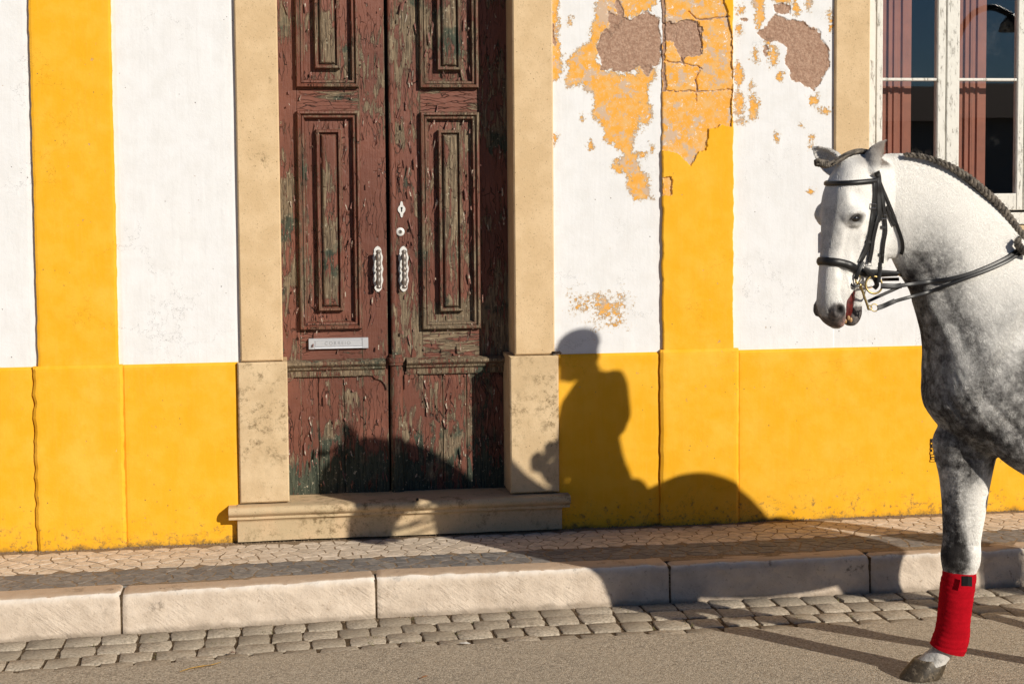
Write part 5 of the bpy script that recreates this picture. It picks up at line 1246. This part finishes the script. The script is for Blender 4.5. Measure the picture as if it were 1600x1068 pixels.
HC = np.array([2.10 + RDX, Y0, 2.285 + RDZ])
rcaps = caps
def caps(b, pts, rad): rcaps(b, [(p[0] + RDX * (0.4 if p[0] < 1.95 and p[2] > 1.55 else 1), p[1], p[2] + RDZ) for p in pts], rad)
rb = MB(); torso(rb, -0.012)
caps(rb, [(2.175, Y0, 2.12), (2.145, Y0, 2.21)], [0.055, 0.052])
rb.sphere(HC + [0.01, 0, 0.02], (0.098, 0.076, 0.105)); rb.sphere(HC + [-0.035, 0, -0.055], (0.060, 0.056, 0.070)); rb.sphere(HC + [-0.075, 0, -0.098], (0.026, 0.030, 0.022))
rb.sphere(HC + [-0.100, 0, -0.030], (0.022, 0.013, 0.020)); rb.sphere(HC + [-0.090, 0, -0.005], (0.014, 0.011, 0.030)); rb.sphere(HC + [-0.085, 0, -0.070], (0.014, 0.026, 0.009))
for s in (-1, 1):
    rb.sphere(HC + [0.012, s * 0.078, -0.02], (0.022, 0.010, 0.032)); rb.sphere(HC + [-0.078, s * 0.033, 0.012], (0.016, 0.02, 0.008))
    sh = (2.17, Y0 + s * 0.14, 2.06); el = (2.14, Y0 + s * 0.205, 1.80); wr = (1.90, Y0 + s * 0.10, 1.755)
    caps(rb, [sh, el, wr], [0.055, 0.042, 0.027])
    hc = np.array([1.845, Y0 + s * 0.075, 1.765])
    caps(rb, [wr, hc], [0.028, 0.034]); rb.sphere(hc + np.array([RDX * 0.4, 0, RDZ]), (0.042, 0.022, 0.040))
    for k, L in enumerate((0.92, 1.0, 0.95, 0.78)):
        z_ = hc[2] + 0.030 - 0.020 * k; x_ = hc[0] - 0.030
        caps(rb, [(x_, hc[1] - s * 0.006, z_), (x_ - 0.030 * L, hc[1] - s * 0.020, z_ - 0.002), (x_ - 0.018 * L, hc[1] - s * 0.040, z_ - 0.004), (x_ + 0.012, hc[1] - s * 0.038, z_ - 0.004)], [0.0095, 0.0092, 0.0085, 0.0075])
    caps(rb, [(hc[0] + 0.005, hc[1] - s * 0.01, hc[2] + 0.03), (hc[0] - 0.025, hc[1] - s * 0.03, hc[2] + 0.044), (hc[0] - 0.05, hc[1] - s * 0.036, hc[2] + 0.038)], [0.0125, 0.0105, 0.009])
    hip = (2.17, Y0 + s * 0.11, 1.57); kn = (1.96, Y0 + s * 0.345, 1.32); an = (2.10, Y0 + s * 0.355, 0.90); toe = (1.93, Y0 + s * 0.37, 0.86)
    caps(rb, [hip, kn], [0.085, 0.058]); caps(rb, [kn, (2.03, Y0 + s * 0.35, 1.11), an], [0.056, 0.052, 0.036]); caps(rb, [an, toe], [0.036, 0.028])
Vr, Nr, Fr = remesh(rb, 0.0065, 3)
rider = base('person', (2.10, Y0, 1.56), 'rider in flat cap and dark jacket sitting on the grey horse with reins in hand', 'person')
obj('body', Vr, Fr, M['skin'], rider, smooth=True)
jb = MB(); torso(jb, 0.022)
for s in (-1, 1): caps(jb, [(2.17, Y0 + s * 0.135, 2.06), (2.14, Y0 + s * 0.205, 1.80), (1.925, Y0 + s * 0.112, 1.757)], [0.070, 0.060, 0.044])
jb.sphere((2.175 + RDX, Y0, 2.04 + RDZ), (0.095, 0.13, 0.10))
Vj, Nj, Fj = remesh(jb, 0.009, 4); Vj = Vj + Nj * (0.012 * fbm(Vj * 12, 3, 6))[:, None]; obj('jacket', Vj, Fj, M['jacket'], rider, smooth=True)
tb = MB()
for s in (-1, 1):
    hip = (2.17, Y0 + s * 0.11, 1.57); kn = (1.96, Y0 + s * 0.345, 1.32); an = (2.10, Y0 + s * 0.355, 0.90); toe = (1.92, Y0 + s * 0.37, 0.86)
    caps(tb, [hip, kn], [0.092, 0.075]); caps(tb, [kn, (1.995, Y0 + s * 0.348, 1.20)], [0.075, 0.066])
    bt = MB(); caps(bt, [(1.98, Y0 + s * 0.346, 1.26), (2.03, Y0 + s * 0.35, 1.11), an], [0.073, 0.066, 0.046]); caps(bt, [an, toe], [0.045, 0.036])
    Vt, Nt, Ft = remesh(bt, 0.009, 3); obj('boot', Vt, Ft, M['boot'], rider, smooth=True)
for nm, bb, mm in (('trousers', tb, 'trousers'),):
    Vt, Nt, Ft = remesh(bb, 0.009, 3); obj(nm, Vt, Ft, M[mm], rider, smooth=True)
cb = MB(); cb.sphere(HC + [0.012, 0, 0.070], (0.104, 0.084, 0.075)); cb.sphere(HC + [0.01, 0, 0.055], (0.106, 0.084, 0.030)); cb.sphere(HC + [-0.085, 0, 0.046], (0.030, 0.055, 0.010))
Vc, Nc, Fc = remesh(cb, 0.007, 3); obj('cap', Vc, Fc, M['cap'], rider, smooth=True)
for s in (-1, 1):
    b = MB(); b.sphere(HC + [-0.083, s * 0.032, -0.004], (0.010, 0.013, 0.008), 12, 8); b.build('eye', M['eye'], rider, smooth=True)
saddle = base('saddle', (2.10, Y0, 1.55), 'brown leather saddle on the back of the grey horse', 'saddle')
sb = MB()
rings = []
for x_, zt, hw in catmull([(1.99, 1.665, 0.10), (2.02, 1.71, 0.13), (2.10, 1.635, 0.16), (2.22, 1.605, 0.18), (2.34, 1.635, 0.19), (2.40, 1.69, 0.17), (2.43, 1.655, 0.12)], 4):
    rings.append([(x_ - 0.19, Y0 + hw * math.cos(t), zt - 0.04 + (0.05 if math.sin(t) > 0 else 0.06) * math.sin(t) - 0.10 * math.cos(t) ** 2) for t in TH])
sb.add(*close_loft(rings)); sb.build('seat', M['boot'], saddle, smooth=True)
for s in (-1, 1):
    b = MB(); yy = Y0 + s * 0.285
    V_ = []; 
    for x_, z_, dy in ((2.02, 1.55, -0.10), (1.88, 1.38, -0.015), (1.92, 1.18, 0.0), (2.10, 1.10, 0.01), (2.28, 1.22, 0.015), (2.33, 1.52, -0.07)): V_ += [(x_ - 0.12, yy + s * dy, z_), (x_ - 0.1, yy + s * (dy + 0.012), z_)]
    b.add(V_, [tuple(range(0, 12, 2)), tuple(range(1, 12, 2))[::-1]] + [(2 * i, 2 * ((i + 1) % 6), 2 * ((i + 1) % 6) + 1, 2 * i + 1) for i in range(6)]); b.build('flap', M['boot'], saddle)
    b = MB(); b.tube([(1.98, yy + s * 0.03, 1.46), (1.95, yy + s * 0.06, 1.18), (1.90, Y0 + s * 0.365, 0.96)], 0.010, 6); q = np.linspace(0, 2 * math.pi, 17)
    b.tube([(1.885 + 0.0, Y0 + s * 0.36 + 0.055 * math.cos(t), 0.895 + 0.065 * math.sin(t)) for t in q], 0.008, 6, cap=False); b.build('stirrup', M['steel'], saddle)

# ================================================================== SMALL THINGS ON THE GROUND
M['straw'] = mat_simple('dry_straw', (0.62, 0.36, 0.07), 0.7, var=0.3, scale=80)
def leafy(name, pts, wd, m, label, cat, group=None):
    P = catmull(np.array(pts, float), 6); V_ = []; F_ = []
    for i, p in enumerate(P):
        t = P[min(i + 1, len(P) - 1)] - P[max(i - 1, 0)]; t /= np.linalg.norm(t); s = np.cross(t, (0, 0, 1)); s /= np.linalg.norm(s)
        h = wd / 2 * math.sin(math.pi * (0.06 + 0.88 * i / (len(P) - 1))) ; V_ += [p + s * h + [0, 0, 0.002], p - [0, 0, 0.0], p - s * h + [0, 0, 0.002], p + [0, 0, 0.0012]]
    for i in range(len(P) - 1):
        for j in range(4): F_.append((4 * i + j, 4 * i + (j + 1) % 4, 4 * i + 4 + (j + 1) % 4, 4 * i + 4 + j))
    o = obj(name, V_, F_, m, origin=P[len(P) // 2]); o['label'] = label; o['category'] = cat
    if group: o['group'] = group
    return o
leafy('dry_stalk', [G(281, 1049, 0.010), G(297, 1044, 0.014), G(318, 1040, 0.012), G(332, 1038, 0.02), G(345, 1034, 0.012)], 0.014, M['straw'], 'curled yellow straw stalk lying on the road below the gutter', 'straw')
leafy('fallen_leaf', [G(355, 1022, 0.012), G(364, 1018, 0.022), G(371, 1020, 0.012)], 0.030, M['flake'], 'small curled brown leaf on the setts beside the straw stalk', 'leaf', 'fallen leaves on the roadway')
leafy('paper_scrap', [G(718, 1004, 0.010), G(726, 1004, 0.014), G(735, 1005, 0.010)], 0.030, M['whitemetal'], 'white scrap lying at the edge of the setts', 'litter')
leafy('fallen_leaf', [G(655, 1060, 0.010), G(662, 1057, 0.018), G(668, 1055, 0.010)], 0.014, mat_simple('rust_leaf', (0.40, 0.16, 0.05), 0.8), 'thin rusty leaf on the bare asphalt', 'leaf', 'fallen leaves on the roadway')
# earth, chips and tufts along joints, the kerb foot and the wall foot
gr = MB(); r7 = random.Random(21)
def crumb(x, y, z, s):
    V_ = [(x + s * math.cos(a) * r7.uniform(.6, 1), y + s * math.sin(a) * r7.uniform(.6, 1), z) for a in (0, 1.6, 3.1, 4.7)] + [(x, y, z + s * r7.uniform(.4, 1))]
    gr.add(V_, [(0, 1, 4), (1, 2, 4), (2, 3, 4), (3, 0, 4)])
for _ in range(1500): crumb(r7.uniform(-3.5, 3.8), -0.018 - abs(r7.gauss(0, 0.024)), PZ - 0.002, r7.uniform(0.003, 0.009))
for _ in range(900): xq = r7.uniform(-3.5, 3.8); crumb(xq, wy(xq, -0.868) - abs(r7.gauss(0, 0.018)), -0.006, r7.uniform(0.003, 0.010))
for _ in range(2600): xq = r7.uniform(-3.5, 3.8); crumb(xq, wy(xq, r7.uniform(-1.36, -0.87)), -0.006, r7.uniform(0.002, 0.006))
gr.build('grit', M['sand'], None, kind='stuff')
gt = MB()
M['weed'] = mat_simple('dry_weed', (0.14, 0.13, 0.04), 0.8, var=0.5, scale=90)
for cx, cy, cz, n_ in [(r7.uniform(-3, 3.4), -0.03, PZ - 0.002, 6) for _ in range(26)] + [(r7.uniform(-3, 3.4), r7.uniform(-1.32, -0.88), -0.006, 5) for _ in range(46)] + [(1.15 + r7.uniform(-.25, .4), -0.03, PZ - .01, 10) for _ in range(10)]:
    for _ in range(n_):
        a = r7.uniform(0, 6.28); l = r7.uniform(0.008, 0.026); x_, y_ = cx + r7.gauss(0, .012), cy - abs(r7.gauss(0, .006))
        d = np.array([math.cos(a) * .7, math.sin(a) * .5 - .2, 1.0]) * l
        p = np.array([x_, y_, cz]); gt.add([p + [0.0015, 0, 0], p - [0.0015, 0, 0], p + d * .6 + [0.001, .001, 0], p + d], [(0, 1, 2), (1, 3, 2)])
gt.build('weeds', M['weed'], None, kind='stuff')

# ================================================================== ACROSS THE SQUARE (seen in the window panes)
b = MB(); opp = base('low_house', (12, -46, 0), 'long low house on the far side of the square, seen in the window panes', 'house')
b.box(-30, 70, -52, -46, 0, 4.6); b.build('wall', mat_simple('far_wall', (0.42, 0.38, 0.33), 0.9), opp)
b = MB(); b.prism([(-52.6, 4.58), (-45.4, 4.58), (-49, 6.1)], -30.5, 70.5); b.build('roof', mat_simple('far_roof', (0.22, 0.10, 0.06), 0.9), opp)
for k in range(16):
    x_ = -26 + k * 6.0; b = MB(); b.box(x_, x_ + 1.1, -46.0, -45.93, 1.0, 2.6); b.build('window', M['gap'], opp)
lp = base('street_lamp', (11.6, -20, 0), 'dark street lamp with a curved arm, seen in the window panes', 'street lamp')
b = MB(); pts = [(11.6, -20, 0), (11.6, -20, 2), (11.6, -20, 3.8)]; b.tube(pts, [0.11, 0.085, 0.075], 12); b.build('pole', M['leather'], lp, smooth=True)
b = MB(); b.tube(catmull([(11.6, -20, 3.7), (11.55, -20, 4.3), (11.62, -20, 4.8), (11.9, -20, 5.25), (12.3, -20, 5.4), (12.7, -20, 5.25)], 6), 0.06, 10); b.build('arm', M['leather'], lp, smooth=True)
b = MB(); b.tube([(12.7, -20, 5.28), (12.7, -20, 5.1), (12.7, -20, 4.95)], [0.05, 0.2, 0.24], 14); b.build('lamp_head', M['leather'], lp, smooth=True)
